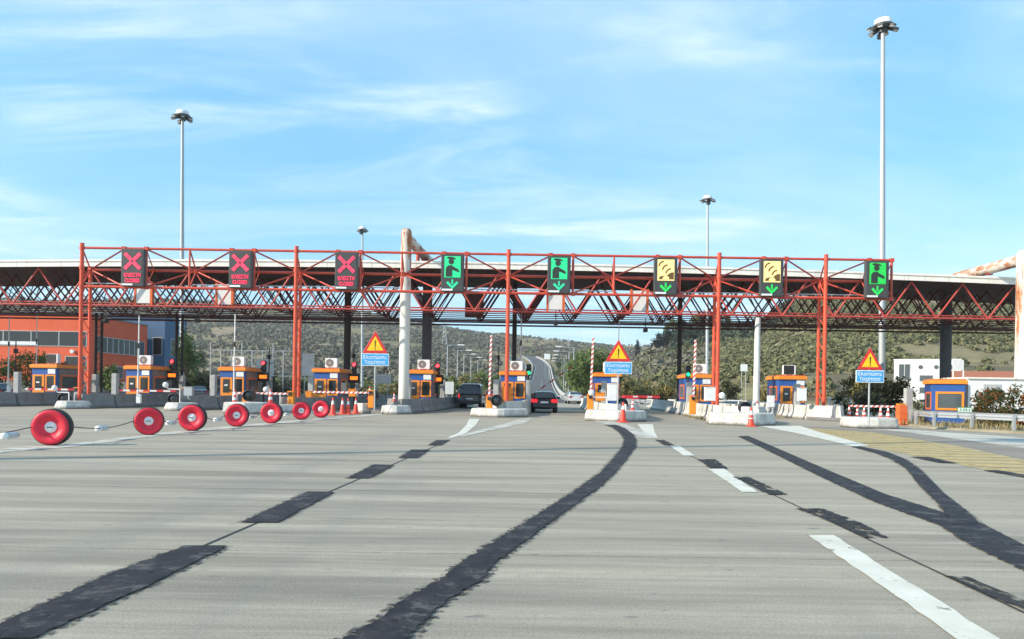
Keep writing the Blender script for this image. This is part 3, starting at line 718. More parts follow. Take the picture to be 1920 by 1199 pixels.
# portal frames: white rust-stained front pillars, beams over the roof, dark rear pillars
def portal(uf, zb, r, rr, ur, Dr, label, hang, m='rust'):
    t = thing('portal_frame', label, 'portal frame', (X_(uf, 48.5), 48.5, 0), 0, 'rust stained portal frames over the canopy')
    bx, by = X_(ur, Dr) - X_(uf, 48.5), Dr - 48.5
    MB().cyl((0, 0, 0), (.02, 0, zb-r*.2), r, r, 24).lathe([(r, zb-r*.2), (r*.94, zb+r*.25), (r*.7, zb+r*.62), (.02, zb+r*.8)], 24, c=(.02, 0, 0)).build('pillar', M[m], t)
    MB().cyl((0, .1, zb-r*.75), (bx, by+.3, zb-r*.75), r*.95, r*.95, 20).build('beam', M['rust_beam'], t)
    MB().cyl((bx, by, 0), (bx, by, zb-r*.5), rr, rr, 20).build('rear_pillar', M['dark_steel'] if 0 else mat('shade darkened pillar paint', (.07, .068, .075), .6), t)  # rear pillar coloured dark, its shade put into the paint
    MB().cyl((0, 0, 0), (0, 0, .12), r*1.35, n=20).build('base_plate', M['galv'], t)
    if hang:
        for f in hang: MB().cyl((bx*f, by*f, zb-r*1.6), (bx*f, by*f, ztop(0)-.2), .13, n=8).cyl((bx*f, by*f, zb-r*1.8), (bx*f, by*f, zb-r*1.3), .2, .3, n=8).build('hanger', M['truss_red'], t)
    return t
portal(757, 11.35, .335, .36, 799, 57.2, 'rust stained white pillar and beam left of the first green signal', (.5, .8))
portal(1915, 10.55, .40, .40, 1772, 57.9, 'thick rust stained white pillar and beam at the right edge', (.40, .8), 'rust_more')

# boxes seen hanging between the trusses
for i, (u, lab) in enumerate(((268, 'pale sign box in the truss below the leftmost red cross signal'), (420, 'pale sign box in the truss below the second red cross signal'),
                              (1040, 'pale sign box in the truss below the second attendant signal'), (1197, 'pale sign box in the truss left of the first car signal'))):
    x = X_(u, 52.75); t = thing('sign_box', lab, 'sign box', (x, 52.75, ZC+.1), 0, 'pale boxes hung in the canopy truss')
    MB().span(-.50, .42, -.1, .14, .12, 1.5).build('board', M['white_paint'], t)
    MB().span(.43, .60, -.12, .16, 0, 1.6).build('frame', M['redorange'], t); MB().span(-.66, -.52, -.12, .16, 0, 1.6).build('frame', M['redorange'], t)
x = X_(887, 56); tag(MB().span(x-.68, x+.68, 56, 56.25, ZC-.1, ZC+1.75).build('sign_box', M['maroon']), 'shade-darkened brown box hung in the truss below the first attendant signal', 'sign box', 'pale boxes hung in the canopy truss')  # coloured dark to stand for a back-lit box
# cameras and aerials hanging below the roof
def camera_unit(u, v, D, label, h):
    p = P(u, v, D); t = thing('hanging_camera', label, 'camera', p, 0, 'cameras hanging under the canopy')
    MB().cyl((0, 0, .1), (0, 0, h), .03, n=8).span(-.17, .17, -.03, .03, h*.45, h*.45+.06).build('bracket', M['dark_steel'], t)
    bevel(MB().span(-.14, .14, -.25, .2, -.12, .12).build('camera_body', M['black'], t), .03)
for a in ((1042, 607, 54, 'camera on a long bracket under the canopy by the second attendant signal', 1.1), (1210, 620, 54, 'lower of two cameras hanging left of the yellow car signal', .9),
          (1222, 607, 54, 'higher of two cameras hanging below the yellow car signal', .6), (371, 602, 54, 'camera hanging left of the second red cross signal', .55), (198, 603, 54, 'camera hanging right of the leftmost gantry column', .55)): camera_unit(*a)
def slim_pole(u, v0, v1, D, label, r=.045):
    a, b = P(u, v0, D), P(u, v1, D); t = thing('slim_pole', label, 'pole', b, 0, 'slim white poles')
    L = a.z - b.z
    MB().cyl((0, 0, 0), (.02, 0, L), r*1.2, r*.8, 8).build('shaft', M['white_paint'], t)
    MB().cyl((.01, 0, L*.62), (.01, 0, L*.68), r*1.35, n=8).build('band', M['black'], t)
    MB().box((.08, 0, .2), (.26, .2, .55)).build('foot', M['white_plastic'], t)
slim_pole(258, 592, 754, 47.5, 'slim white pole below the leftmost red cross signal'); slim_pole(438, 590, 750, 46.5, 'slim white pole below the second red cross signal')
slim_pole(15, 597, 735, 60, 'slim white pole at the left edge before the orange building', .05); slim_pole(67, 590, 735, 60, 'slim pole above the air conditioner at the left edge', .04)
slim_pole(975, 585, 752, 57, 'slim white pole right of the middle gantry column', .05); slim_pole(1158, 602, 755, 57, 'slim white pole behind the middle warning sign', .03)

# ------------------------------------------------------------------ tall floodlight masts
def mast(u, vt, h, D, label, seed):
    x = X_(u, D); t = thing('light_mast', label, 'light mast', (x, D, -.1), seed*1.1, 'tall floodlight masts')
    e = Matrix.Rotation(-.0125, 4, 'Y') @ Matrix.Rotation(seed*1.1, 4, 'Z'); t.rotation_euler = e.to_euler()
    MB().cyl((0, 0, 0), (0, 0, h*.5), .28, .23, 16).cyl((0, 0, h*.5), (0, 0, h-.9), .23, .165, 16).build('pole', M['mast'], t)
    MB().lathe([(.5, h-.75), (.86, h-.7), (.9, h-.62), (.86, h-.5), (.5, h-.45)], 20).cyl((0, 0, h-1.1), (0, 0, h-.4), .36, n=14).build('ring', M['lamp_grey'], t)
    MB().lathe([(.74, h-.42), (.70, h-.05), (.64, h), (.02, h+.05)], 20).cyl((0, 0, h-.45), (0, 0, h-.42), .78, n=20).build('hood', M['white_plastic'], t)
    MB().cyl((.2, 0, h), (.2, 0, h+.9), .015, n=5).build('lightning_rod', M['galv'], t)
    for k, a in enumerate((0, 52, 118, 180, 232, 300)):
        a = math.radians(a); d = Vector((math.cos(a), math.sin(a), 0)); L = .98 if k in (0, 3, 2) else .80
        R = Matrix.Rotation(a, 3, 'Z') @ Matrix.Rotation(math.radians(14), 3, 'Y')
        b = MB().box(d*L + Vector((0, 0, h-.78)), (.62, .42, .20), M=R).cyl(d*.5 + Vector((0, 0, h-.65)), d*L + Vector((0, 0, h-.7)), .06, n=6).build('floodlight', M['lamp_grey'], t)
        MB().box(d*(L+.12) + Vector((0, 0, h-.92)), (.36, .36, .05), M=R).build('lens', M['white_plastic'], b)
    MB().box((.0, .35, h-1.25), (.5, .4, .4)).build('winch_box', M['charcoal'], t)
for i, a in enumerate(((1654, 43, 33.9, 66, 'very tall floodlight mast rising at the upper right'), (341, 207, 33.6, 89.8, 'tall floodlight mast left, behind the red cross signals'),
          (679, 423, 33.4, 152, 'far floodlight mast just left of the rusty white pillar'), (1326, 365, 33.4, 124, 'floodlight mast in the distance left of the tallest one'),
          (-17280, 0, 32.0, 3.0, 'floodlight mast standing left outside the picture'))): mast(*a, i)

# ------------------------------------------------------------------ toll islands: base, jersey walls, nose block
WHERE = ['at the left edge of the picture', 'under the leftmost red gantry column', 'between the first two red gantry columns', 'under the second red gantry column', 'under the rust stained white pillar',
         'under the middle red gantry column', 'behind the middle warning sign', 'under the fourth red gantry column', 'under the rightmost red gantry column']
ISL = [-50, 150, 351, 551, 750, 950, 1150, 1345, 1545]
NOSE = [44.6, 44.2, 44.2, 43.0, 43.8, 41.6, 38.0, 35.6, 42.2]
JER = [(-.30, 0), (-.30, .10), (-.16, .34), (-.10, .86), (.10, .86), (.16, .34), (.30, .10), (.30, 0)]
def isl_pt(i, dx, D, z=0.0):
    "a place on island i: dx to the right of its middle, at distance D"
    return Vector((gx(ISL[i]) + HEAD*(D-46) + dx, D, z))
for i, u in enumerate(ISL):
    lit = i >= 5; n = NOSE[i]; o = isl_pt(i, 0, n)
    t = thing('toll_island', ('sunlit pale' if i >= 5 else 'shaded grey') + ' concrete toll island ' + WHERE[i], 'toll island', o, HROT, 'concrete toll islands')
    L = 74 - n
    MB().plan([(-1.0, 1.4), (0, .9), (1.0, 1.4), (1.15, 3), (1.15, L), (-1.15, L), (-1.15, 3)], 0, .2).build('base', M['conc'], t)
    cm = M['white_conc'] if lit else M['conc']  # lit and shaded wall colours: shade is put into the left islands
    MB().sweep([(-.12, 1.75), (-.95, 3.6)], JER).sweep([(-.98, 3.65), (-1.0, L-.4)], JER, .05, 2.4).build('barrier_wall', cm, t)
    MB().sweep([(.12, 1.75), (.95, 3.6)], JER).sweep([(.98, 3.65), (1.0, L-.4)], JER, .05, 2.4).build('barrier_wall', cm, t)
    if i == 8: continue
    if i in (5, 6, 7):
        off = {5: -.05, 6: -.2, 7: -.55}[i]
        b = MB().plan([(-1.75+off, .9), (-.15+off, -.12), (.25+off, 0), (1.42+off, .95), (1.5+off, 1.9), (1.2+off, 2.6), (-1.6+off, 2.6)], .0, {5: .46, 6: .55, 7: .58}[i], .05).build('nose_block', M['white_conc'], t)
    else:
        b = MB().plan([(-.95, .75), (-.1, 0), (.3, .05), (1.0, .9), (.9, 1.9), (-.9, 1.9)], 0, .46, .22).build('nose_block', M['white_conc'], t)
    bevel(b, .07)
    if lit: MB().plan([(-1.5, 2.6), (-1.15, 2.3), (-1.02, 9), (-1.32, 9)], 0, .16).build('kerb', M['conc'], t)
# rounded separate block carrying the right warning sign, low blocks of the closed islands
o = G(1640, 804); b = MB().plan([(-1.15, .25), (-.95, -.2), (0, -.38), (.95, -.3), (1.18, .1), (1.2, .9), (.9, 1.5), (-.9, 1.5), (-1.15, 1.1)], 0, .50, .06).build('concrete_block', M['white_conc'])
b.location = o; bevel(b, .12, 3); tag(b, 'rounded white concrete block at the foot of the right warning sign', 'concrete block')
def loose_block(u, v, w, d, h, label):
    o = G(u, v); b = MB().plan([(-w/2, .1), (w*.1, -.1), (w/2, .35), (w/2, d), (-w/2, d)], 0, h, .05).build('concrete_block', M['white_conc'])
    b.location = o; bevel(b, .05); tag(b, label, 'concrete block')
loose_block(452, 777, 2.1, 1.8, .62, 'low white concrete block behind the fourth painted tyre'); loose_block(738, 777, 1.5, 2.2, .50, 'low concrete block in front of the rusty white pillar')
loose_block(678, 776, .85, .7, .60, 'small pale concrete block behind the row of cones')

# ------------------------------------------------------------------ booths and what stands beside them
BD = 52.3
def booth(loc, rz, label, plain=False, side='panel'):
    t = thing('toll_booth', label, 'toll booth', loc, rz, 'blue and orange toll booths'); H, Wd, L = 2.55, .86, 3.0
    MB().span(-Wd, Wd, .0, L, 0, H-.25).build('cabin', M['blue'], t)
    MB().span(Wd, Wd+.02, .25, L-.05, .1, H-.28).build('side_panel', M[side], t); MB().span(-Wd-.02, -Wd, .9, L-.05, .1, H-.28).build('side_panel', M[side], t)
    bevel(MB().span(-Wd-.12, Wd+.12, -.12, L+.12, H-.25, H-.02).build('roof_cap', M['orange'], t), .03)
    MB().span(-Wd-.02, Wd+.02, -.02, L, H-.02, H+.04).build('roof', M['redorange'], t)
    if not plain:
        d = MB().span(-.80, .02, -.035, -.001, .06, 1.86).build('door', M['orange'], t)
        MB().span(-.62, -.16, -.05, -.036, .82, 1.74).build('door_window', M['glass'], d)
        MB().span(-.10, -.06, -.09, -.036, .9, 1.05).build('handle', M['black'], d); MB().span(-.52, -.30, -.054, -.0505, 1.28, 1.38).build('notice', M['sign_white'], d)
        f = MB().span(.10, .82, -.04, -.001, 1.76, 1.86).span(.10, .82, -.04, -.001, .72, .84).span(.10, .20, -.04, -.001, .84, 1.76).span(.72, .82, -.04, -.001, .84, 1.76).build('window_frame', M['orange'], t)
        MB().span(.20, .72, -.02, -.001, .84, 1.76).build('pane', M['glass'], f)
        MB().span(.28, .80, -.04, -.001, 1.92, 2.26).build('plaque', M['sign_white'], t)
    for s in (-1, 1):
        f = MB(); x0, x1 = (s*Wd, s*(Wd+.05)); f.span(x0, x1, .45, 2.3, 1.75, 1.86).span(x0, x1, .45, 2.3, .85, .95).span(x0, x1, .45, .55, .95, 1.75).span(x0, x1, 2.2, 2.3, .95, 1.75)
        f = f.build('side_window_frame', M['redorange'], t)
        MB().span(s*(Wd+.022), s*(Wd+.035), .55, 2.2, .95, 1.75).build('pane', M['glass_grey'], f)
    return t
def aircon(loc, rz, label, dark=False):
    t = thing('air_conditioner', label, 'air conditioner', loc, rz, 'air conditioners on the booth roofs')
    bevel(MB().span(-.42, .42, 0, .34, .06, .70).span(-.3, -.24, 0, .34, 0, .06).span(.24, .3, 0, .34, 0, .06).build('casing', M['white_plastic'], t), .02)
    g = MB().cyl((-.10, -.012, .38), (-.10, .0, .38), .27, n=20)
    if dark: g = MB().span(-.40, .30, -.012, 0, .08, .68)
    g.build('fan_grille', M['black' if dark else 'panel'], t)
    if not dark: MB().cyl((-.10, -.02, .38), (-.10, -.012, .38), .07, n=12).build('hub', M['frame'], t)
    return t
def conc_post(p, h, label):
    o = MB().plan([(-.17, -.17), (.17, -.17), (.17, .17), (-.17, .17)], 0, h).build('guard_post', M['post']); o.location = p; o.rotation_euler = (0, 0, HROT); bevel(o, .025)
    tag(o, label, 'guard post', 'square grey guard posts')
def traffic_light(p, label, red=True, display=True):
    t = thing('traffic_light', label, 'traffic light', p, HROT, 'traffic lights beside the booths')
    MB().cyl((0, 0, 0), (0, 0, 2.75), .05, n=10).build('pole', M['black'], t)
    h = bevel(MB().span(-.15, .15, -.12, .12, 2.3, 3.1).build('housing', M['black'], t), .02)
    MB().cyl((0, -.16, 2.92 if red else 2.5), (0, -.12, 2.92 if red else 2.5), .125, n=16).build('lit_lamp', M['lit_red' if red else 'lit_green'], h)
    MB().cyl((0, -.14, 2.5 if red else 2.92), (0, -.12, 2.5 if red else 2.92), .11, n=14).build('dark_lamp', M['charcoal'], h)
    v = MB()
    for z in (2.5, 2.92): v.cyl((0, -.28, z+.02), (0, -.12, z), .15, .15, 14, False)
    v.build('visor', M['black'], h)
    if display:
        d = bevel(MB().span(-.40, .40, -.15, .05, 1.62, 2.28).build('message_board', M['black'], t), .02)
        MB().span(-.27, .27, -.165, -.151, 1.84, 2.08).build('message_lamps', M['lit_amber'], d)
    return t
ORD = ['far left dark blue', 'leftmost orange', 'second orange', 'third orange']
BL = ['blue booth with an orange door at the left edge, before the orange building', 'orange and blue booth behind the leftmost red gantry column', 'orange and blue booth between the first two gantry columns',
      'orange and blue booth right of the second gantry column', 'orange booth half hidden behind the rusty white pillar', 'orange booth behind the middle red gantry column', 'orange booth beside the middle warning sign',
      'orange and blue booth left of the fourth gantry column', 'dark blue booth with a wide orange window left of the rightmost gantry column']
BS = ['booth at the left edge', 'booth behind the leftmost gantry column', 'booth between the first two gantry columns', 'booth right of the second gantry column', 'booth behind the rusty white pillar',
      'booth behind the middle gantry column', 'booth beside the middle warning sign', 'booth left of the fourth gantry column', 'dark blue booth before the rightmost gantry column']
for i in range(9):
    p = isl_pt(i, .0, BD, .2); booth(p, HROT, BL[i], side='panel' if i < 6 else 'navy')
    if i in (0, 1, 2, 3, 4, 5, 6, 7, 8):
        aircon(isl_pt(i, .18 if i != 8 else -.05, BD+.5, .2+2.59), HROT, ('white' if i not in (0, 1, 8) else 'shaded') + ' air conditioner on the ' + BS[i], i in (0, 8))
    conc_post(isl_pt(i, -.32 if i not in (5, 7) else -.98, 50.2, .2), 1.98, 'square grey post before the ' + BS[i])
    if i not in (6, 8): conc_post(isl_pt(i, 1.1 if i == 5 else .95, 56.5 if i != 5 else 51.2, .2), 1.98, 'square grey post at the right wall of the ' + BS[i])
for i in (1, 2, 3, 4): traffic_light(isl_pt(i, 1.42 if i < 4 else .95, 54.2, .2), 'red traffic light with amber board at the ' + BS[i])
traffic_light(isl_pt(5, 1.02, 53.2, .2), 'green traffic light right of the ' + BS[5], False, False); traffic_light(isl_pt(7, -.98, 50.8, .2), 'green traffic light left of the ' + BS[7], False, False)
# thin dark aerial posts behind the closed booths
for k, (u, v0, v1, D, w_) in enumerate(((505, 652, 735, 62, 'behind the third booth from the left'), (664, 650, 735, 62, 'left of the leftmost warning sign'), (935, 652, 720, 66, 'left of the middle red gantry column'), (30, 640, 720, 58, 'at the left edge of the picture'))):
    a, b = P(u, v0, D), P(u, v1, D); L = a.z
    o = MB().cyl((0, 0, 0), (0, 0, L), .06, .04, 8).span(-.35, .35, -.03, .03, L*.72, L*.72+.05).span(-.12, .12, -.1, .1, L*.80, L*.80+.35).build('aerial_post', M['dark_steel']); o.location = (a.x, D, 0)
    tag(o, 'thin dark aerial post ' + w_, 'aerial post')
# drums with warning lamps and bent pipes on the island noses
def drum(u, v, D, label):
    t = thing('warning_lamp', label, 'warning lamp', P(u, v, D), HROT, 'black round warning lamps on the island noses')
    MB().lathe([(.05, .34), (.30, .34), (.33, .30), (.33, -.10), (.27, -.14), (.25, -.05)], 22, 'Y').build('housing', M['black'], t)
    MB().lathe([(.02, .02), (.16, .04), (.255, .10)], 22, 'Y', (0, -.12, 0)).build('lens', M['glass'], t)
    z = P(u, v, D).z; MB().cyl((0, .1, -max(.05, z-.2)), (0, .1, -.2), .05, n=8).build('stand', M['galv'], t)
for a in ((119, 748, 45.5, 'black round warning lamp above the leftmost painted tyre'), (325, 748, 45.5, 'black round warning lamp above the third painted tyre'), (466, 742, 44, 'black round warning lamp below the striped arm left of the second column'),
          (700, 742, 44.5, 'black round warning lamp at the foot of the leftmost warning sign'), (931, 751, 43, 'black round warning lamp on the nose of the middle island'),
          (1166, 758, 40, 'black round warning lamp at the foot of the middle warning sign'), (1397, 766, 38, 'black round warning lamp behind the right pair of cones')): drum(*a)
def bent_pipe(u, v, D, label):
    p = P(u, v, D); h = p.z - .1; t = thing('bent_pipe', label, 'pipe', (p.x, D, 0), 0, 'bent white pipes with small lamps')
    MB().tube([(.3, 0, .1), (.3, 0, h), (-.35, 0, h), (-.5, 0, h+.12)], .035).build('pipe', M['white_paint'], t)
    MB().lathe([(.02, -.17), (.13, -.12), (.17, 0), (.13, .12), (.02, .17)], 14, c=(-.55, 0, h+.25)).build('lamp', M['white_plastic'], t)
for a in ((120, 733, 45.3, 'bent white pipe beside the leftmost warning lamp'), (328, 727, 45.3, 'bent white pipe beside the second warning lamp'), (516, 736, 45, 'bent white pipe left of the second gantry column'),
          (1128, 742, 41, 'bent white pipe left of the middle warning sign'), (1374, 748, 39, 'bent white pipe right of the fourth gantry column')): bent_pipe(*a)

# ------------------------------------------------------------------ barrier gates
def gate(p, L, ang, label, left=True, m='arm', cab=True, cm='orange'):
    t = thing('barrier_gate', label, 'barrier', p, HROT, 'toll barriers with striped arms')
    h = .98
    if cab:
        c = bevel(MB().span(-.17, .17, -.17, .17, .0, h).build('cabinet', M[cm], t), .03)
        MB().span(-.19, .19, -.19, .19, h, h+.06).build('lid', M['orange'], c)
    a = MB().span(0, L, -.04, .04, -.055, .055).build('arm', M[m], t, (0, -.24, h-.1), (0, ang, math.pi if left and abs(ang) < .8 else 0))
    MB().cyl((0, -.30, h-.1), (0, -.17, h-.1), .10, n=12).build('hub', M['black'], t)
    return t
gate(isl_pt(3, .35, 44.6, .2), 3.3, 0, 'lowered striped barrier arm left of the second gantry column'); gate(P(697, 735, 44.5)*1.0 - Vector((0, 0, P(697, 735, 44.5).z - .33)), 3.4, 0, 'lowered striped barrier arm left of the leftmost warning sign', cab=True)
for u, D, L, lab in ((337, 50, 3.9, 'lowered red barrier arm before the second booth from the left'), (146, 50, 3.4, 'lowered red barrier arm before the booth at the left edge')):
    gate(Vector((X_(u, D), D, .2)), L, 0, lab, m='arm_long', cm='post')
up = -math.pi/2
gate(Vector((X_(918, 43.3), 43.3, .12)), 3.55, up + .02, 'raised striped barrier arm left of the middle gantry column'); gate(Vector((X_(1107, 42), 42, .30)), 3.25, up + .03, 'raised striped barrier arm left of the middle warning sign')
gate(Vector((X_(1299, 43), 43, .30)), 3.25, up + .02, 'raised striped barrier arm left of the fourth gantry column')
gate(Vector((X_(996, 62), 62, .2)), 4.0, -math.radians(36), 'half raised dark red barrier arm over the dark car', False, 'arm_long', cm='charcoal')
gate(Vector((X_(1690, 41), 41, .05)), 2.7, 0, 'lowered striped barrier arm right of the rightmost warning sign')
bx = bevel(MB().span(-.22, .22, -.2, .2, 0, 1.02).span(-.24, .24, -.22, .22, .30, .36).span(-.24, .24, -.22, .22, .62, .68).build('orange_cabinet', M['redorange']), .03); bx.location = (X_(1691, 39.6), 39.6, 0)
tag(bx, 'ribbed orange cabinet at the end of the right guardrail', 'cabinet')
# orange and white machine boxes on the islands
def machine(u, v, D, w, h, m, label):
    p = P(u, v, D); o = bevel(MB().span(-w/2, w/2, 0, .3, 0, h).span(-w/2-.02, w/2+.02, -.02, .32, h, h+.04).build('machine_box', M[m]), .02); o.location = p; tag(o, label, 'machine box')
machine(460, 760, 46, .40, .80, 'orange', 'small orange box on the island left of the striped arm'); machine(580, 752, 46.5, .5, .55, 'orange', 'orange box below the third booth from the left')
machine(660, 744, 46, .42, .42, 'orange', 'orange box behind the second striped arm'); machine(1126, 752, 43, .5, .42, 'orange', 'orange box right of the raised arm by the middle warning sign')
machine(951, 750, 47, .42, .78, 'orange', 'orange slotted box at the foot of the middle gantry column'); machine(1148, 752, 44, .52, .95, 'white_plastic', 'white box behind the pole of the middle warning sign')
machine(1332, 752, 44, .6, .75, 'white_plastic', 'white box left of the fourth gantry column'); machine(1505, 752, 45, .48, .72, 'white_plastic', 'white box right of the dark blue booth')
machine(352, 744, 46, .5, .55, 'galv', 'grey box on the island between the first two gantry columns')

# ------------------------------------------------------------------ warning signs
def warn(u, vtop, vbase, D, s, label):
    top = P(u, vtop, D); zb = .2
    t = thing('warning_sign', label, 'warning sign', (top.x, D, zb), -.02, 'slow down warning signs')
    Hh = top.z - zb; k = s
    MB().cyl((0, .06, 0), (0, .06, Hh-.2), .038, n=10).build('pole', M['galv'], t)
    def tri(r, zc): return [(r*math.sin(a), zc + r*math.cos(a)) for a in (0, 2*math.pi/3, -2*math.pi/3)]
    r = .72*k; zc = Hh - r; f = bevel(MB().poly(tri(r, zc), 0, .03).build('triangle', M['sign_red'], t), .012)
    MB().poly(tri(r*.66, zc), -.008, -.001).build('face', M['sign_yellow'], f)
    MB().poly([(-.030*k, zc+.26*k), (.030*k, zc+.26*k), (.016*k, zc-.10*k), (-.016*k, zc-.10*k)], -.014, -.009).poly(circ(0, zc-.17*k, .030*k, 10), -.014, -.009).build('exclamation_mark', M['sign_black'], f)
    z1 = zc - r*.5 - .03; z0 = z1 - .60*k; w = .68*k
    b = MB().span(-w, w, .0, .03, z0, z1).build('panel', M['sign_white'], t)
    MB().span(-w+.035, w-.035, -.008, -.001, z0+.035, z1-.035).build('field', M['sign_blue'], b)
    text('lettering', 'Ελαττώστε', .225*k, M['sign_white'], t, (0, -.010, z1-.19*k), .004, bold=.002)
    text('lettering', 'Ταχύτητα', .225*k, M['sign_white'], t, (0, -.010, z1-.43*k), .004, bold=.002)
warn(704, 621, 770, 43.6, 1.16, 'exclamation mark warning sign left of the rusty white pillar'); warn(1160, 637, 768, 39.6, 1.04, 'exclamation mark warning sign in front of the green trees, middle of the three')
warn(1632, 652, 786, 33.4, .89, 'exclamation mark warning sign on the rounded block, rightmost of the three')

# ------------------------------------------------------------------ painted tyres on a rope with floats
TY = [(98, 835.5, 69, .20, 'largest and nearest red painted tyre at the far left'), (279, 816, 53, .03, 'second nearest red painted tyre, left one of the close pair'), (361, 808.5, 50.5, .14, 'third nearest red painted tyre, right one of the close pair'),
      (444, 800.5, 43.5, .06, 'red painted tyre before the low white block, fourth from the left'), (509, 794.5, 40.5, .12, 'red painted tyre left of the second gantry column'), (565, 787.5, 34.5, .02, 'red painted tyre below the second gantry column'),
      (602, 783.5, 33, .10, 'smallest and farthest red painted tyre, beside the cones')]
tyc = []
for u, v, d, extra, lab in TY:
    p = G(u, v); R = d/2*p.y/F; va = math.atan2(p.x, p.y)               # turn the disc nearly towards the road user
    t = thing('painted_tyre', lab, 'tyre', (p.x, p.y, R), -va - extra*.6 + .0, 'red painted tyres across the closed lanes')
    t.rotation_euler = (0, 0, -va - extra*1.7)
    w_ = R*.40
    MB().lathe([(R*.70, -w_), (R*.88, -w_*1.05), (R*.975, -w_*.82), (R, -w_*.5), (R, w_*.5), (R*.97, w_*.75), (R*.88, w_*1.05), (R*.6, w_)], 40, 'Y').build('tyre', M['rubber'], t)
    MB().lathe([(R*.30, -w_*.66), (R*.50, -w_*.70), (R*.585, -w_*.94), (R*.62, -w_*.99), (R*.80, -w_*1.10), (R*.90, -w_*1.03), (R*.945, -w_*.88)], 40, 'Y').build('sidewall', M['tyre_red'], t)
    MB().lathe([(.012, -w_*.74), (R*.275, -w_*.73), (R*.315, -w_*.62)], 28, 'Y').build('hub_disc', M['white_plastic'], t)
    MB().span(-R*.18, R*.12, -w_*.78, -w_*.745, -.012, .012).build('rope_slot', M['charcoal'], t)
    tyc.append(Vector((p.x, p.y, R)))
start = tyc[0] + (tyc[0]-tyc[1]).normalized()*5.0; start.z = .42
pts = [start] + tyc; rope = MB()
ex = lambda p: Vector((p.y, -p.x, 0)).normalized()*p.z*.96              # the rope is tied to each tyre's rim at hub height
for i_, (a, b) in enumerate(zip(pts, pts[1:])):
    a = a + ex(a)*(i_ > 0); b = b - ex(b)
    k = 8; q = [a.lerp(b, i/k) - Vector((0, 0, .12*math.sin(math.pi*i/k))) for i in range(k+1)]; rope.tube(q, .014, 6)
tag(rope.build('rope', M['rope']), 'thin grey rope threading the red painted tyres', 'rope')
FL = [(start.lerp(tyc[0], .72), 'white float left of the nearest painted tyre'), (tyc[0].lerp(tyc[1], .47), 'white float between the nearest and second painted tyre'), (tyc[1].lerp(tyc[2], .5), 'white float between the close pair of painted tyres'),
      (tyc[2].lerp(tyc[3], .55), 'white float between the third and fourth painted tyre'), (tyc[3].lerp(tyc[4], .42), 'white float just right of the fourth painted tyre'), (tyc[4].lerp(tyc[5], .5), 'white float left of the tyre below the second column'), (tyc[5].lerp(tyc[6], .5), 'white float between the two farthest painted tyres')]
for k, (p, lab) in enumerate(FL):
    d = (tyc[1]-tyc[0]).normalized(); t = thing('rope_float', lab, 'float', p - Vector((0, 0, .12)), math.atan2(-d.x, d.y), 'white floats on the rope')
    MB().lathe([(.012, -.24), (.055, -.22), (.072, -.16), (.072, .16), (.055, .22), (.012, .24)], 16, 'Y').build('barrel', M['galv'], t)
    MB().lathe([(.012, -.265), (.075, -.258), (.078, -.17)], 16, 'Y').build('end_cap', M['white_plastic'], t)

# ------------------------------------------------------------------ cones
def cone_parts(t, h):
    q = h/.9
    bevel(MB().span(-.21*q, .21*q, -.21*q, .21*q, 0, .05*q).build('base', M['rubber'] if 0 else M['cone_red'], t), .015)
    prof = lambda z: (.155 - .13*z/.9)
    MB().lathe([(prof(.0)*q, .05*q), (prof(.85)*q, .88*q), (.012*q, .9*q)], 18).build('body', M['cone_red'], t)
    for z0, z1 in ((.22, .40), (.55, .74)): MB().lathe([(prof(z0)*q+.006, z0*q), (prof(z1)*q+.006, z1*q)], 18).build('reflective_band', M['white_plastic'], t)
proto = None
CONES = [(624, 779, None, .95, 'red and white cone next to the farthest painted tyre'), (642, 777.5, None, .92, 'cone second from the left in the row by the tyres'), (652.5, 777.5, None, .90, 'cone third from the left in the row by the tyres'), (667, 776.5, None, .92, 'rightmost cone in the row by the tyres'),
         (440, 757, 43.5, .80, 'cone on the low white block above the fourth painted tyre'), (507, 756, 44, .80, 'cone on the nose above the fifth painted tyre'), (693, 749, 45, .75, 'cone beside the foot of the leftmost warning sign'), (739, 752, 45.5, .5, 'small cone at the left foot of the rusty white pillar'),
         (1168, 792.5, 37.6, 1.0, 'faded orange cone leaning at the tip of the middle sign island'), (1186, 769, 39.6, .55, 'short cone right of the middle warning sign pole'), (1408, 800, 35.2, .88, 'striped cone at the tip of the right concrete nose'), (1420, 780, 37.4, .72, 'cone behind the striped one on the right concrete nose'),
         (1592, 782, 46, .72, 'leftmost small cone beyond the right warning sign'), (1607, 783, 46, .62, 'second small cone beyond the right warning sign'), (1620, 783, 46, .70, 'small cone just left of the right warning sign pole'), (1651, 785, 43, .72, 'small cone right of the right warning sign pole'), (1665, 786, 42, .72, 'small cone nearest the orange cabinet')]
for u, v, D, h, lab in CONES:
    p = G(u, v) if D is None else P(u, v, D)
    t = thing('traffic_cone', lab, 'traffic cone', p, rng.uniform(0, 1.5), 'red and white traffic cones'); cone_parts(t, h)

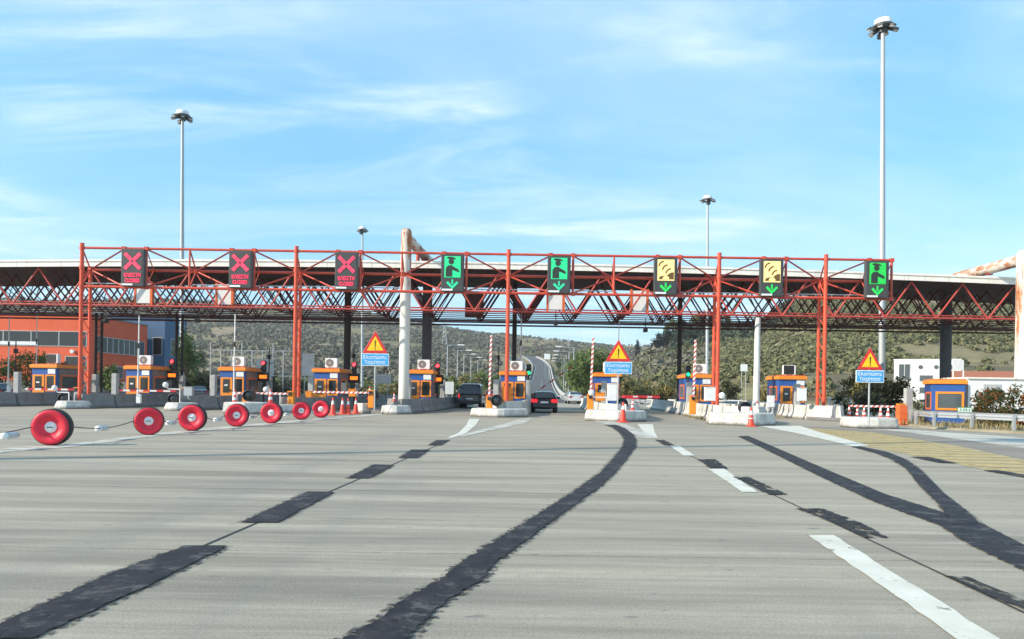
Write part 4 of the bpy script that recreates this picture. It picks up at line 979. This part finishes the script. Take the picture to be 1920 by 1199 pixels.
# ------------------------------------------------------------------ vehicles
def loft(sect, name, m, parent):
    "sections (y, half width low, z low, half width belt, z belt, half width roof, z roof)"
    vs = []
    for y, a, z0, b, zb, c, zr in sect:
        half = [(a*.9, z0), (a, z0+.14), (b*1.0, (z0+zb)*.5), (b*.985, zb), (c, zr-.06), (c*.86, zr)]
        vs += [(x, y, z) for x, z in half] + [(-x, y, z) for x, z in reversed(half)]
    n = 12; k = len(sect); fs = [(i*n+j, i*n+(j+1) % n, (i+1)*n+(j+1) % n, (i+1)*n+j) for i in range(k-1) for j in range(n)]
    fs += [tuple(range(n)), tuple(reversed([(k-1)*n+j for j in range(n)]))]
    o = MB().add(vs, fs, True).build(name, m, parent)
    s = o.modifiers.new('soft', 'SUBSURF'); s.levels = 1; s.render_levels = 2
    return o
def vehicle(name, label, loc, rz, kind, paint, plate=True, lit=False):
    t = thing(name, label, 'van' if kind == 'van' else 'car', loc, rz)
    if kind == 'van':
        S = [(0, .86, .38, .93, 1.10, .84, 1.12), (.03, .92, .34, .95, 1.12, .85, 1.2), (.20, .94, .30, .955, 1.13, .82, 1.92), (.5, .95, .28, .96, 1.13, .82, 1.98), (2.4, .95, .28, .96, 1.12, .82, 1.99), (3.6, .95, .28, .96, 1.10, .80, 1.93), (4.3, .95, .28, .95, 1.05, .80, 1.12), (4.85, .90, .30, .9, .85, .75, .92), (5.0, .8, .36, .8, .7, .7, .75)]
        gl = [(-.72, .10, 1.20), (.72, .10, 1.20), (.66, .215, 1.80), (-.66, .215, 1.80)]; wb = (.95, 3.95); wr = .34; zt = (.78, 1.12); xt = .86; side = [(.45, 3.7, 1.18, 1.74, .93, .86)]
    elif kind == 'wagon':
        S = [(0, .78, .40, .84, .92, .76, .96), (.05, .84, .32, .88, .94, .78, 1.0), (.45, .87, .26, .895, .95, .64, 1.40), (.9, .88, .22, .90, .95, .64, 1.46), (2.2, .88, .22, .90, .94, .64, 1.45), (2.9, .88, .22, .90, .93, .62, 1.30), (3.5, .88, .22, .89, .90, .70, .95), (4.2, .82, .26, .84, .74, .66, .80), (4.4, .7, .34, .74, .62, .6, .66)]
        gl = [(-.64, .10, 1.00), (.64, .10, 1.00), (.56, .43, 1.36), (-.56, .43, 1.36)]; wb = (.78, 3.4); wr = .32; zt = (.70, .92); xt = .70; side = [(.75, 2.8, .97, 1.34, .88, .70)]
    else:
        S = [(0, .76, .42, .82, .90, .72, .96), (.05, .83, .32, .88, .92, .76, 1.0), (.5, .87, .26, .895, .95, .74, 1.02), (1.2, .88, .22, .90, .95, .62, 1.38), (1.8, .88, .22, .90, .95, .62, 1.43), (2.5, .88, .22, .90, .94, .62, 1.38), (3.3, .88, .22, .89, .92, .70, .97), (4.2, .84, .26, .86, .76, .68, .82), (4.5, .7, .34, .74, .62, .6, .66)]
        gl = [(-.66, .55, 1.04), (.66, .55, 1.04), (.55, 1.14, 1.36), (-.55, 1.14, 1.36)]; wb = (.85, 3.55); wr = .32; zt = (.74, .90); xt = .66; side = [(1.05, 2.95, .98, 1.30, .87, .68)]
    b = loft(S, 'body', paint, t)
    n = Vector((0, -.03, .012)); MB().add([Vector(p)+n for p in gl] + [Vector(p)+Vector((0, .05, 0)) for p in gl], [(0, 1, 2, 3), (7, 6, 5, 4), (0, 4, 5, 1), (1, 5, 6, 2), (2, 6, 7, 3), (3, 7, 4, 0)]).build('rear_window', M['glass'], t)
    for y0, y1, z0, z1, x0, x1 in side:
        for s in (-1, 1): MB().add([(s*x0, y0, z0), (s*x0, y1, z0), (s*x1, y1-.5, z1), (s*x1, y0+.25, z1)] + [(s*(x0-.1), y0, z0), (s*(x0-.1), y1, z0), (s*(x1-.1), y1-.5, z1), (s*(x1-.1), y0+.25, z1)], [(0, 1, 2, 3), (4, 5, 6, 7), (0, 1, 5, 4), (2, 3, 7, 6), (1, 2, 6, 5), (3, 0, 4, 7)]).build('side_window', M['glass'], t)
    for s in (-1, 1):
        if kind == 'van': MB().span(s*.80, s*.925, -.0, .12, .78, 1.14).build('tail_light', M['lit_tail' if lit and s < 0 else 'tail'], t)
        else: bevel(MB().span(s*.46, s*.86, -.025, .16, zt[0], zt[1]).build('tail_light', M['lit_tail' if lit else 'tail'], t), .03)
        MB().box((s*1.0, S[5][0]-.35, 1.0), (.2, .12, .16)).build('mirror', M['black'], t)
        for y in wb:
            w = MB().cyl((s*.62, y, wr), (s*.885, y, wr), wr, n=22).build('wheel', M['rubber'], t)
            MB().cyl((s*.885, y, wr), (s*.895, y, wr), wr*.62, n=16).build('rim', M['galv'], w)
    bevel(MB().span(-.80, .80, -.07, .12, .34, .58).build('bumper', paint if kind != 'van' else M['charcoal'], t), .05)
    MB().span(-.26, .26, -.09 if kind != 'sedan' else -.04, .0, .66 if kind != 'van' else .70, .77 if kind != 'van' else .81).build('number_plate', M['sign_white'], t)
    return t
def paint(name, c, r=.25, me=.3): return mat(name, c, r, me, tuple(x*.8 for x in c), .5, 2, coat=.6)
vehicle('van', 'dark grey van waiting left of the middle booth', (X_(881, 60.5), 60.5, 0), HROT+.02, 'van', paint('dark grey car paint', (.085, .09, .098)), lit=True)
vehicle('car', 'red car mostly hidden between the dark van and the middle booth', (X_(921, 84), 84, 0), HROT, 'wagon', paint('red car paint', (.5, .02, .02)), lit=True)
vehicle('car', 'black car with lit tail lamps in the lane right of the middle booth', (X_(1021, 51), 51, 0), HROT+.03, 'wagon', paint('black car paint', (.012, .013, .022), .2), lit=True)
vehicle('car', 'white car driving off beyond the toll lanes', (X_(1081, 88), 88, 0), HROT+.12, 'sedan', paint('white car paint', (.75, .75, .75)))
vehicle('car', 'dark blue car at the left edge behind the grey barrier', (X_(12, 62), 62, 0), 1.45, 'wagon', paint('navy car paint', (.02, .03, .07)))
vehicle('car', 'dark car parked beyond the barriers left of the second booth', (X_(376, 76), 76, 0), .5, 'sedan', paint('dark blue car paint', (.03, .04, .075)))
# low red trailer parked beyond the guardrail
t = thing('trailer', 'low red flat trailer beyond the guardrail right of the middle warning sign', 'trailer', (X_(1205, 96), 96, 0), .04)
MB().span(-2.2, 2.2, 0, 2.2, .75, 1.05).span(-2.1, -.5, -.02, .0, .5, .75).build('bed', M['sign_red'], t); MB().span(-1.2, -.6, -.03, -.005, .82, .98).span(.6, 1.2, -.03, -.005, .82, .98).build('marker', M['sign_white'], t)
for x in (-1.6, -.7, 1.4): MB().cyl((x, .3, .4), (x, .55, .4), .4, n=16).build('wheel', M['rubber'], t)

# ------------------------------------------------------------------ guardrails
def guardrail(pts, label, zs=None, sp=2.0, red=0):
    t = thing('guardrail', label, 'guardrail', (0, 0, 0))
    prof = [(0, .50), (-.05, .54), (-.05, .60), (.0, .645), (-.05, .69), (-.05, .75), (0, .80), (.025, .79), (-.02, .74), (-.02, .70), (.03, .645), (-.02, .60), (-.02, .55), (.025, .51)]
    MB().sweep(pts, prof).build('beam', M['galv'], t); d_ = 0; k = 0
    for a, b in zip(pts, pts[1:]):
        a, b = Vector((a[0], a[1], 0)), Vector((b[0], b[1], 0)); L = (b-a).length; s = d_
        while s < L:
            p = a + (b-a)*(s/L); nrm = Vector(((b-a).y, -(b-a).x, 0)).normalized()
            MB().box(p + nrm*.11 + Vector((0, 0, .37)), (.10, .13, .76)).build('rail_post', M['galv'], t)
            if red and k % 2 == 0: MB().box(p - nrm*.06 + Vector((0, 0, .645)), (.10, .03, .06)).build('reflector', M['sign_red'], t)
            s += sp; k += 1
        d_ = s - L
    return t
A = G(1720, 803); guardrail([(X_(1716, 44), 44), (X_(1712, 39.5), 39.5), (X_(1745, 37), 37), (X_(1920, 32.6), 32.6), (36, 22)], 'grey guardrail on white posts before the booth at the right edge', red=1)
guardrail([(X_(1165, 78), 78), (X_(1252, 66), 66)], 'guardrail between the middle warning sign and the fourth gantry column', sp=1.4)
guardrail([(X_(1335, 66), 66), (X_(1480, 60), 60)], 'guardrail beyond the noses, right of the fourth gantry column', sp=1.4)
guardrail([(X_(1046, 128), 128), (X_(1100, 112), 112)], 'far guardrail along the motorway behind the white car', sp=3)

# ------------------------------------------------------------------ buildings
def windows(t, x0, x1, n, z0, z1, y, gap=.12, axis='x', m='glass'):
    "a row of windows on a wall that faces the viewer (axis x) or faces +x (axis y)"
    for k in range(n):
        a = x0 + (x1-x0)*k/n + gap; b = x0 + (x1-x0)*(k+1)/n - gap
        def sp(mb, p, q, r0, r1, d0, d1):
            return mb.span(p, q, y-d1, y-d0, r0, r1) if axis == 'x' else mb.span(y+d0, y+d1, p, q, r0, r1)
        f = MB(); e = .07
        sp(f, a-e, b+e, z1, z1+e, .001, .05); sp(f, a-e, b+e, z0-e, z0, .001, .07); sp(f, a-e, a, z0, z1, .001, .05); sp(f, b, b+e, z0, z1, .001, .05)
        f = f.build('window', M['frame'], t); sp(MB(), a, b, z0, z1, .001, .02).build('pane', M[m], f)
t = thing('orange_building', 'long orange red office building with a band of windows at the far left', 'building', (-70, 90, 0))
MB().span(-30, 20.5, 0, 14, -.1, 9.4).build('wall', M['wall_orange'], t); MB().span(-30.1, 20.6, -.1, 14.1, 9.4, 9.55).build('roof', M['conc'], t)
windows(t, -6, 20.1, 8, 5.85, 7.5, 0, .06); windows(t, 17.6, 20.1, 1, 3.1, 4.6, 0, .06); windows(t, 1.0, 13.2, 9, 5.3, 7.1, 20.5, .08, 'y', 'glass_grey'); windows(t, 4, 12, 2, 2.2, 3.6, 20.5, .4, 'y', 'glass_grey')
MB().span(10, 14.4, -.12, -.06, 5.9, 6.3).build('blind', M['white_plastic'], t)
MB().cyl((18.6, -.5, 5.2), (18.6, -.1, 5.2), .22, n=10).build('wall_lamp', M['white_plastic'], t)
t = thing('blue_building', 'blue rendered block behind the orange building', 'building', (-53.4, 105.5, 0))
MB().span(-8, 5.6, 0, 7, -.1, 10.55).build('wall', M['wall_blue'], t); MB().span(-8.1, 5.7, -.1, 7.1, 10.55, 10.75).build('parapet', M['wall_blue'], t)
windows(t, 3.9, 5.3, 1, 5.6, 7.9, 0, .12); windows(t, 2.6, 3.1, 1, 5.8, 7.9, 0, .05); windows(t, 1.5, 5.5, 2, 5.6, 7.9, 5.6, .4, 'y', 'glass_grey')
t = thing('rooftop_block', 'small white rooftop block above the orange building', 'building', (-60.5, 112.6, 0)); MB().span(-2.2, 1.2, 0, 4, 0, 11.9).build('wall', M['wall_white'], t); MB().span(-2.3, 1.3, -.1, 4.1, 11.9, 12.05).build('roof', M['conc'], t)
t = thing('white_building', 'white building with square and round windows behind the right booth', 'building', (X_(1722, 118), 118, 0), -.46)
MB().span(-3.4, 5.6, 0, 8, -.5, 7.1).build('wall', M['wall_white'], t); MB().span(-3.5, 5.7, -.1, 8.1, 7.1, 7.22).build('parapet', M['wall_white'], t)
windows(t, -2.75, -1.15, 2, 3.95, 6.4, 0, .06, m='glass_grey'); windows(t, .1, 1.95, 1, 3.85, 4.7, 0, .05, m='glass_grey'); windows(t, 3.0, 4.6, 1, 3.85, 4.7, 0, .05, m='glass_grey')
windows(t, .1, 1.95, 2, 2.0, 2.85, 0, .05, m='glass_grey'); windows(t, .1, 1.95, 2, 0.1, 1.0, 0, .05); windows(t, -2.4, -1.2, 1, 1.9, 2.7, 0, .05, m='glass_grey'); windows(t, 3.0, 4.6, 2, 2.0, 2.85, 0, .05, m='glass_grey')
for x in (.25, 2.35, 4.4): 
    w = MB().cyl((x, -.05, 5.98), (x, 0, 5.98), .36, n=22).build('window', M['frame'], t); MB().cyl((x, -.07, 5.98), (x, -.05, 5.98), .30, n=22).build('pane', M['glass_grey'], w)
t = thing('white_cabin', 'low white wall cabin behind the berry bush at the right edge', 'building', (X_(1815, 47), 47, 0), -.05)
MB().span(0, 6.5, 0, 3, 0, 2.62).build('wall', M['wall_white'], t); MB().span(-.08, 6.6, -.1, 3.1, 2.62, 2.72).build('roof', M['fascia'], t); MB().span(.9, 1.95, -.03, -.001, 1.1, 2.3).build('panel', M['frame'], t)
MB().span(-.3, -.06, -.1, .3, .9, 2.3).build('side_box', M['charcoal'], t)
t = thing('tiled_shed', 'long low shed with terracotta roof beyond the white cabin', 'building', (X_(1852, 100), 100, 0), -.16)
MB().span(-3, 14, 0, 6, -.3, 3.4).build('wall', M['wall_white'], t)
MB().add([(-3.3, -.3, 3.4), (14.3, -.3, 3.4), (14.3, 3, 5.0), (-3.3, 3, 5.0), (-3.3, 6.3, 3.4), (14.3, 6.3, 3.4)], [(0, 1, 2, 3), (3, 2, 5, 4), (0, 3, 4), (1, 5, 2)]).build('roof', M['tile'], t)
# booth of the slow lane at the right edge
b = booth((X_(1779, 40.2), 40.2, 0.0), -.34, 'blue booth with one wide orange framed window right of the orange cabinet', True, 'navy')
f = MB().span(-.70, .80, -.05, -.001, 1.76, 1.88).span(-.70, .80, -.05, -.001, .84, .96).span(-.70, -.58, -.05, -.001, .96, 1.76).span(.68, .80, -.05, -.001, .96, 1.76).build('window_frame', M['orange'], b)
MB().span(-.58, .68, -.02, -.001, .96, 1.76).build('pane', M['glass_grey'], f)
b.scale = (.88, .8, .94)
o = MB().span(-.6, .6, 0, .05, 0, .95).span(-.6, -.54, -.03, .05, -1, 0).span(.54, .6, -.03, .05, -1, 0).build('frame_panel', M['white_paint']); o.location = P(1797, 695, 43); o.scale = (.5, 1, .62); tag(o, 'white framed panel above the right booth roof', 'panel')
o = MB().span(-.10, .10, -.1, .1, 0, 2.1).build('guard_post', M['post']); o.location = (X_(1703, 42), 42, 0); o.scale = (1.7, 1.7, .92); tag(o, 'square grey post left of the booth at the right edge', 'guard post', 'square grey guard posts')
t = thing('green_sign', 'small white and green arrow board on the right guardrail', 'sign', P(1809, 769, 36.2), -.1)
MB().span(-.33, .33, 0, .02, -.12, .12).build('plate', M['sign_green'], t); MB().span(-.30, .30, -.008, -.001, -.09, .09).build('field', M['sign_white'], t); text('lettering', 'Α ΠΑ 6', .15, M['sign_green'], t, (0, -.012, 0), .003, bold=.004)
# white marker posts and white boards
for k in range(8):
    o = MB().cyl((0, 0, 0), (0, 0, 1.25), .11, .10, 10).cyl((0, 0, 1.25), (0, 0, 1.32), .10, .05, 10).build('marker_post', M['white_paint']); o.location = (X_(1556+k*9.5, 66), 66, 0)
    tag(o, 'white round marker post in the row right of the rightmost gantry column', 'post', 'row of white marker posts')
def board(u, v, D, w, h, label, legs=True, m='sign_white'):
    p = P(u, v, D); t = thing('sign_board', label, 'sign board', (p.x, D, 0), 0)
    bevel(MB().span(-w/2, w/2, -.04, 0, p.z-h/2, p.z+h/2).build('board', M[m], t), .03); l = MB()
    for x in (-w*.3, w*.3): l.cyl((x, .05, 0), (x, .05, p.z+h*.4), .05, n=8)
    if legs: l.build('legs', M['galv'], t)
board(717, 711, 62, 1.4, .75, 'white board on two legs left of the rusty white pillar'); board(497, 690, 64, 1.5, 1.4, 'white board behind the barriers left of the second gantry column'); board(578, 684, 60, .95, 1.75, 'tall white board left of the third air conditioner')
board(843, 728, 70, .78, 1.15, 'white board left of the dark grey van'); board(1026, 669, 330, 2.6, 2.4, 'white sign far up the motorway'); board(1395, 690, 110, 1.0, 1.0, 'small white sign on the hillside'); board(1362, 762, 62, 1.0, .35, 'small white plate on the guardrail behind the fourth column')
board(1445, 753, 50, .5, .75, 'white plate left of the dark blue booth')
# mesh fence behind the closed lanes
t = thing('mesh_fence', 'tall thin mesh fence on posts behind the closed lanes', 'fence', (0, 78, 0)); m_ = MB()
z1 = P(470, 658, 78).z
for k in range(9):
    x = X_(394 + k*19.5, 78); MB().cyl((x, 0, 0), (x, 0, z1 + (.8 if k % 3 == 0 else 0)), .045, n=7).build('fence_post', M['galv'], t)
x0, x1 = X_(394, 78), X_(550, 78)
for k in range(60): m_.cyl((x0+(x1-x0)*k/59, 0, 0), (x0+(x1-x0)*k/59, 0, z1), .008, n=3, caps=False)
for z in (z1, z1*.5): m_.cyl((x0, 0, z), (x1, 0, z), .035, n=6)
m_.build('mesh', M['galv'], t)
# low wall and dark hedge behind the left booths
w = MB().span(X_(-200, 84), X_(330, 84), 84, 84.3, 0, 1.7).build('boundary_wall', M['conc']); tag(w, 'grey boundary wall before the orange building', 'wall')

# ------------------------------------------------------------------ street lamps along the motorway
def lamp(u, D, z0, h, arm, label, group):
    t = thing('street_lamp', label, 'street lamp', (X_(u, D), D, z0), 0, group)
    MB().cyl((0, 0, -.5), (0, 0, h), .14, .08, 10).cyl((0, 0, h), (arm, 0, h+.12), .06, .05, 8).build('pole', M['galv'], t)
    bevel(MB().box((arm*1.12, 0, h+.12), (1.3, .4, .24)).build('lamp_head', M['white_plastic'], t), .06)
lw = ['nearest', 'second', 'third', 'fourth', 'farthest']
for k, (u, D, vt) in enumerate(((838, 150, 648), (857, 176, 658), (869, 203, 665), (882, 232, 671), (895, 262, 676))):
    zt = P(u, vt, D).z; lamp(u, D, zt-9.5, 9.5, 2.35 - .05*k, lw[k] + ' street lamp in the row left of the motorway', 'street lamps left of the motorway')
for k, (u, D, vt) in enumerate(((1075, 150, 652), (1066, 176, 660), (1061, 203, 667), (1057, 232, 673), (1053, 262, 678))):
    zt = P(u, vt, D).z; lamp(u, D, zt-9.5, 9.5, -2.6, lw[k] + ' street lamp in the row right of the motorway', 'street lamps right of the motorway')
t = thing('crash_barrier', 'pale concrete barrier along the right edge of the motorway', 'barrier', (0, 0, 0))
pts = [(xroad(y)+5.6, y) for y in range(125, 560, 12)]; mb = MB(); vs = []
for x, y in pts: z = zroad(y); vs += [(x-.3, y, z-.3), (x-.1, y, z+.7), (x+.1, y, z+.7), (x+.3, y, z-.3)]
mb.add(vs, [(i*4+j, i*4+j+1, i*4+5+j, i*4+4+j) for i in range(len(pts)-1) for j in range(3)]).build('wall', M['post'], t)
t = thing('crash_barrier', 'pale barrier and green strip between the two carriageways', 'barrier', (0, 0, 0)); mb = MB(); vs = []
for x, y in [(xroad(y)-4.6, y) for y in range(125, 560, 12)]: z = zroad(y); vs += [(x-.2, y, z-.3), (x-.1, y, z+.8), (x+.1, y, z+.8), (x+.2, y, z-.3)]
mb.add(vs, [(i*4+j, i*4+j+1, i*4+5+j, i*4+4+j) for i in range(36) for j in range(3)]).build('wall', M['galv'], t)

# ------------------------------------------------------------------ trees and bushes
def tr(name, u, D, h, rad, m, label, n=1300, size=.22, seed=1, cat='tree', group=None, clumps=14, low=.3): tree(name, label, ground_at(u, D), h, rad, M[m], n, size, seed, cat, group, clumps, True, low)
tr('tree', 352, 84, 6.9, 1.55, 'leaf_green', 'tall slim green tree behind the second booth from the left', 2200, .20, 3, clumps=22, low=.12)
tr('tree', 372, 88, 5.2, 1.8, 'leaf_dark', 'dark tree right of the tall slim green tree', 1500, .22, 4, low=.1)
tr('tree', 60, 80, 4.9, 2.5, 'leaf_green', 'broad green tree before the orange building', 2000, .20, 5, clumps=20, low=.2); tr('tree', 112, 78, 3.9, 1.1, 'leaf_dark', 'small dark tree right of the broad green tree', 900, .18, 6, low=.15)
tr('tree', -15, 80, 4.0, 1.8, 'leaf_dark', 'dark tree at the left edge of the picture', 1200, .2, 7, low=.15); tr('bush', 205, 74, 3.3, 1.1, 'leaf_green', 'round green bush between the first gantry column and its booth', 900, .18, 8, 'bush', low=.1)
hg = [(455, 76, 2.6), (480, 79, 2.9), (508, 77, 2.7), (535, 80, 2.8), (560, 78, 2.4), (330, 80, 2.9), (405, 80, 2.6), (430, 78, 2.7), (625, 80, 2.6), (655, 82, 2.5)]
for k, (u, D, h) in enumerate(hg): tr('hedge_bush', u, D, h, 1.25, 'leaf_dark', 'dark rounded bush in the hedge row behind the closed lanes', 700, .2, 20+k, 'bush', 'dark hedge bushes behind the closed lanes', low=.05)
for k, (u, D, h) in enumerate(((790, 112, 4.2), (818, 120, 4.6), (846, 128, 4.0), (874, 118, 4.4), (900, 132, 4.8), (760, 118, 4.0), (925, 140, 5.0))):
    tr('roadside_tree', u, D, h, 2.1, 'leaf_dry' if k % 2 else 'leaf_green', 'yellowing olive green roadside tree behind the van and left lamps', 1100, .26, 40+k, 'tree', 'roadside trees left of the motorway', low=.1)
for k, (u, D, h, r) in enumerate(((1100, 140, 8.5, 3.0), (1096, 118, 7.6, 2.9), (1112, 128, 8.8, 3.2), (1122, 112, 7.0, 2.8), (1140, 124, 7.6, 3.0), (1090, 165, 9.5, 3.2), (1086, 190, 10.5, 3.6), (1080, 210, 10.0, 3.2), (1067, 260, 8.5, 3.6), (1057, 320, 9.0, 4.0), (1072, 290, 9.5, 4.2))):
    tr('roadside_tree', u, D, h, r, 'leaf_green', 'bushy green tree on the right bank of the motorway', 2200, .30, 60+k, 'tree', 'green trees right of the motorway', 22, .05)
for k, (u, D, h, r) in enumerate(((1180, 104, 3.6, 2.0), (1215, 106, 3.3, 2.0), (1245, 104, 3.1, 1.8), (1265, 112, 4.4, 2.2), (1160, 112, 4.4, 2.2), (1365, 100, 3.2, 1.7), (1440, 92, 2.6, 1.4), (1460, 98, 3.0, 1.5))):
    tr('roadside_tree', u, D, h, r, 'leaf_dry' if k in (0, 1, 2, 6) else 'leaf_olive', 'low autumn bush beyond the right guardrails', 1100, .24, 80+k, 'bush', 'autumn bushes beyond the guardrails', low=.05)
tr('tree', 1605, 58, 3.1, 1.15, 'leaf_dry', 'thin yellow green tree left of the rightmost warning sign', 1000, .14, 101, low=.3); tr('tree', 1663, 55, 3.3, 1.55, 'leaf_dark', 'dark spiky round tree right of the rightmost warning sign', 2200, .17, 102, clumps=22, low=.15)
tr('bush', 1590, 54, 1.9, 1.1, 'leaf_dark', 'low dark bush behind the small cones', 900, .15, 103, 'bush', low=.05); tr('bush', 1640, 52, 1.6, 1.2, 'leaf_dark', 'dark bush behind the rightmost warning sign pole', 900, .15, 104, 'bush', low=.05)
tr('berry_bush', 1863, 38, 1.75, 1.05, 'leaf_berry', 'bush with orange red berries behind the right guardrail', 2600, .10, 105, 'bush', clumps=24, low=.05); tr('berry_bush', 1925, 37, 2.2, .8, 'leaf_berry', 'berry bush cut by the right edge of the picture', 2000, .10, 106, 'bush', clumps=20, low=.05)
tr('bush', 1725, 46, 1.3, .8, 'leaf_olive', 'grey bush between the grey post and the right booth', 800, .12, 107, 'bush', low=.05); tr('bush', 1480, 84, 2.4, 1.2, 'leaf_berry', 'rusty coloured bush right of the dark blue booth', 800, .16, 108, 'bush', low=.05)
tr('cypress', 1194, 520, 15, 1.7, 'leaf_dark', 'dark cypress on the far skyline right of the middle warning sign', 700, .7, 109, low=.02)
for k, (u, y) in enumerate(((1262, 372), (1278, 380), (1300, 392), (1325, 400), (1350, 405), (1290, 350), (1312, 360), (1240, 360))):
    tr('crest_tree', u, y, 11.5 - (k % 3)*1.5, 4.6, 'leaf_dark' if k % 2 else 'leaf_green', 'dark tree on the crest of the right hill left of the fourth column', 1300, .62, 120+k, 'tree', 'dark trees on the crest of the right hill', 16, .1)
def pylon(u, v, D, h, label):
    p = P(u, v, D); t = thing('pylon', label, 'pylon', (p.x, D, p.z - h)); mb = MB()
    for sx in (-1, 1):
        for sy in (-1, 1): mb.cyl((sx*h*.09, sy*h*.09, -2), (0, 0, h), .16, .1, 5)
    for k in range(9):
        z = h*k/9; a = h*.09*(1-k/9); b = h*.09*(1-(k+1)/9); z2 = h*(k+1)/9
        for sy in (-1, 1): mb.cyl((-a, sy*a, z), (b, sy*b, z2), .08, n=4).cyl((a, sy*a, z), (-b, sy*b, z2), .08, n=4)
    for f in (.72, .84): mb.cyl((-h*.15, 0, h*f), (h*.15, 0, h*f), .12, n=5)
    mb.build('lattice', M['galv'], t)
pylon(834, 596, 620, 30, 'lattice pylon on the far slope right of the rear pillar'); pylon(1066, 630, 800, 26, 'lattice pylon on the far skyline above the motorway')
# grass on the verge
r = random.Random(8); g = MB()
for _ in range(2600):
    D = r.uniform(31, 60); u = r.uniform(1690, 2000); p = Vector((X_(u, D), D, .07))
    lim = np.interp(p.x, [G(1700, 799).x, G(1760, 806).x, G(1920, 815).x, 42], [39, 36.2, 32.8, 24.6])
    if D < lim: continue
    for _ in range(3):
        a = r.uniform(0, 6.28); d = Vector((math.cos(a), math.sin(a), 0)); h = r.uniform(.08, .28); q = p + Vector((r.gauss(0, .12), r.gauss(0, .12), 0))
        g.add([q - d*.025, q + d*.025, q + d.orthogonal()*.05 + Vector((0, 0, h))], [(0, 1, 2)])
for i in (6, 7, 8):
    for _ in range(240):
        q = isl_pt(i, (-1.42 if i < 8 else r.choice((-1.42, 1.42))) + r.gauss(0, .06), r.uniform(NOSE[i]+4, NOSE[i]+14), .0); a = r.uniform(0, 6.28); d = Vector((math.cos(a), math.sin(a), 0))
        g.add([q - d*.02, q + d*.02, q + d.orthogonal()*.05 + Vector((0, 0, r.uniform(.05, .2)))], [(0, 1, 2)])
tag(g.build('dry_grass', M['grass']), 'dry grass on the earth verge and along the island kerbs', 'grass', kind='stuff')

# ------------------------------------------------------------------ the air between here and the far ridge
hz = MB().span(-3200, 3200, -700, 2000, -1.2, 190).build('haze', bpy.data.materials.new('thin haze')); tag(hz, kind='stuff')
hm = hz.data.materials[0]; hm.use_nodes = True; hn = hm.node_tree.nodes; hn.clear()
pv = hn.new('ShaderNodeVolumePrincipled'); ho = hn.new('ShaderNodeOutputMaterial'); hm.node_tree.links.new(pv.outputs[0], ho.inputs['Volume'])
pv.inputs['Color'].default_value = (.86, .90, .95, 1); pv.inputs['Density'].default_value = .00021; pv.inputs['Anisotropy'].default_value = .3
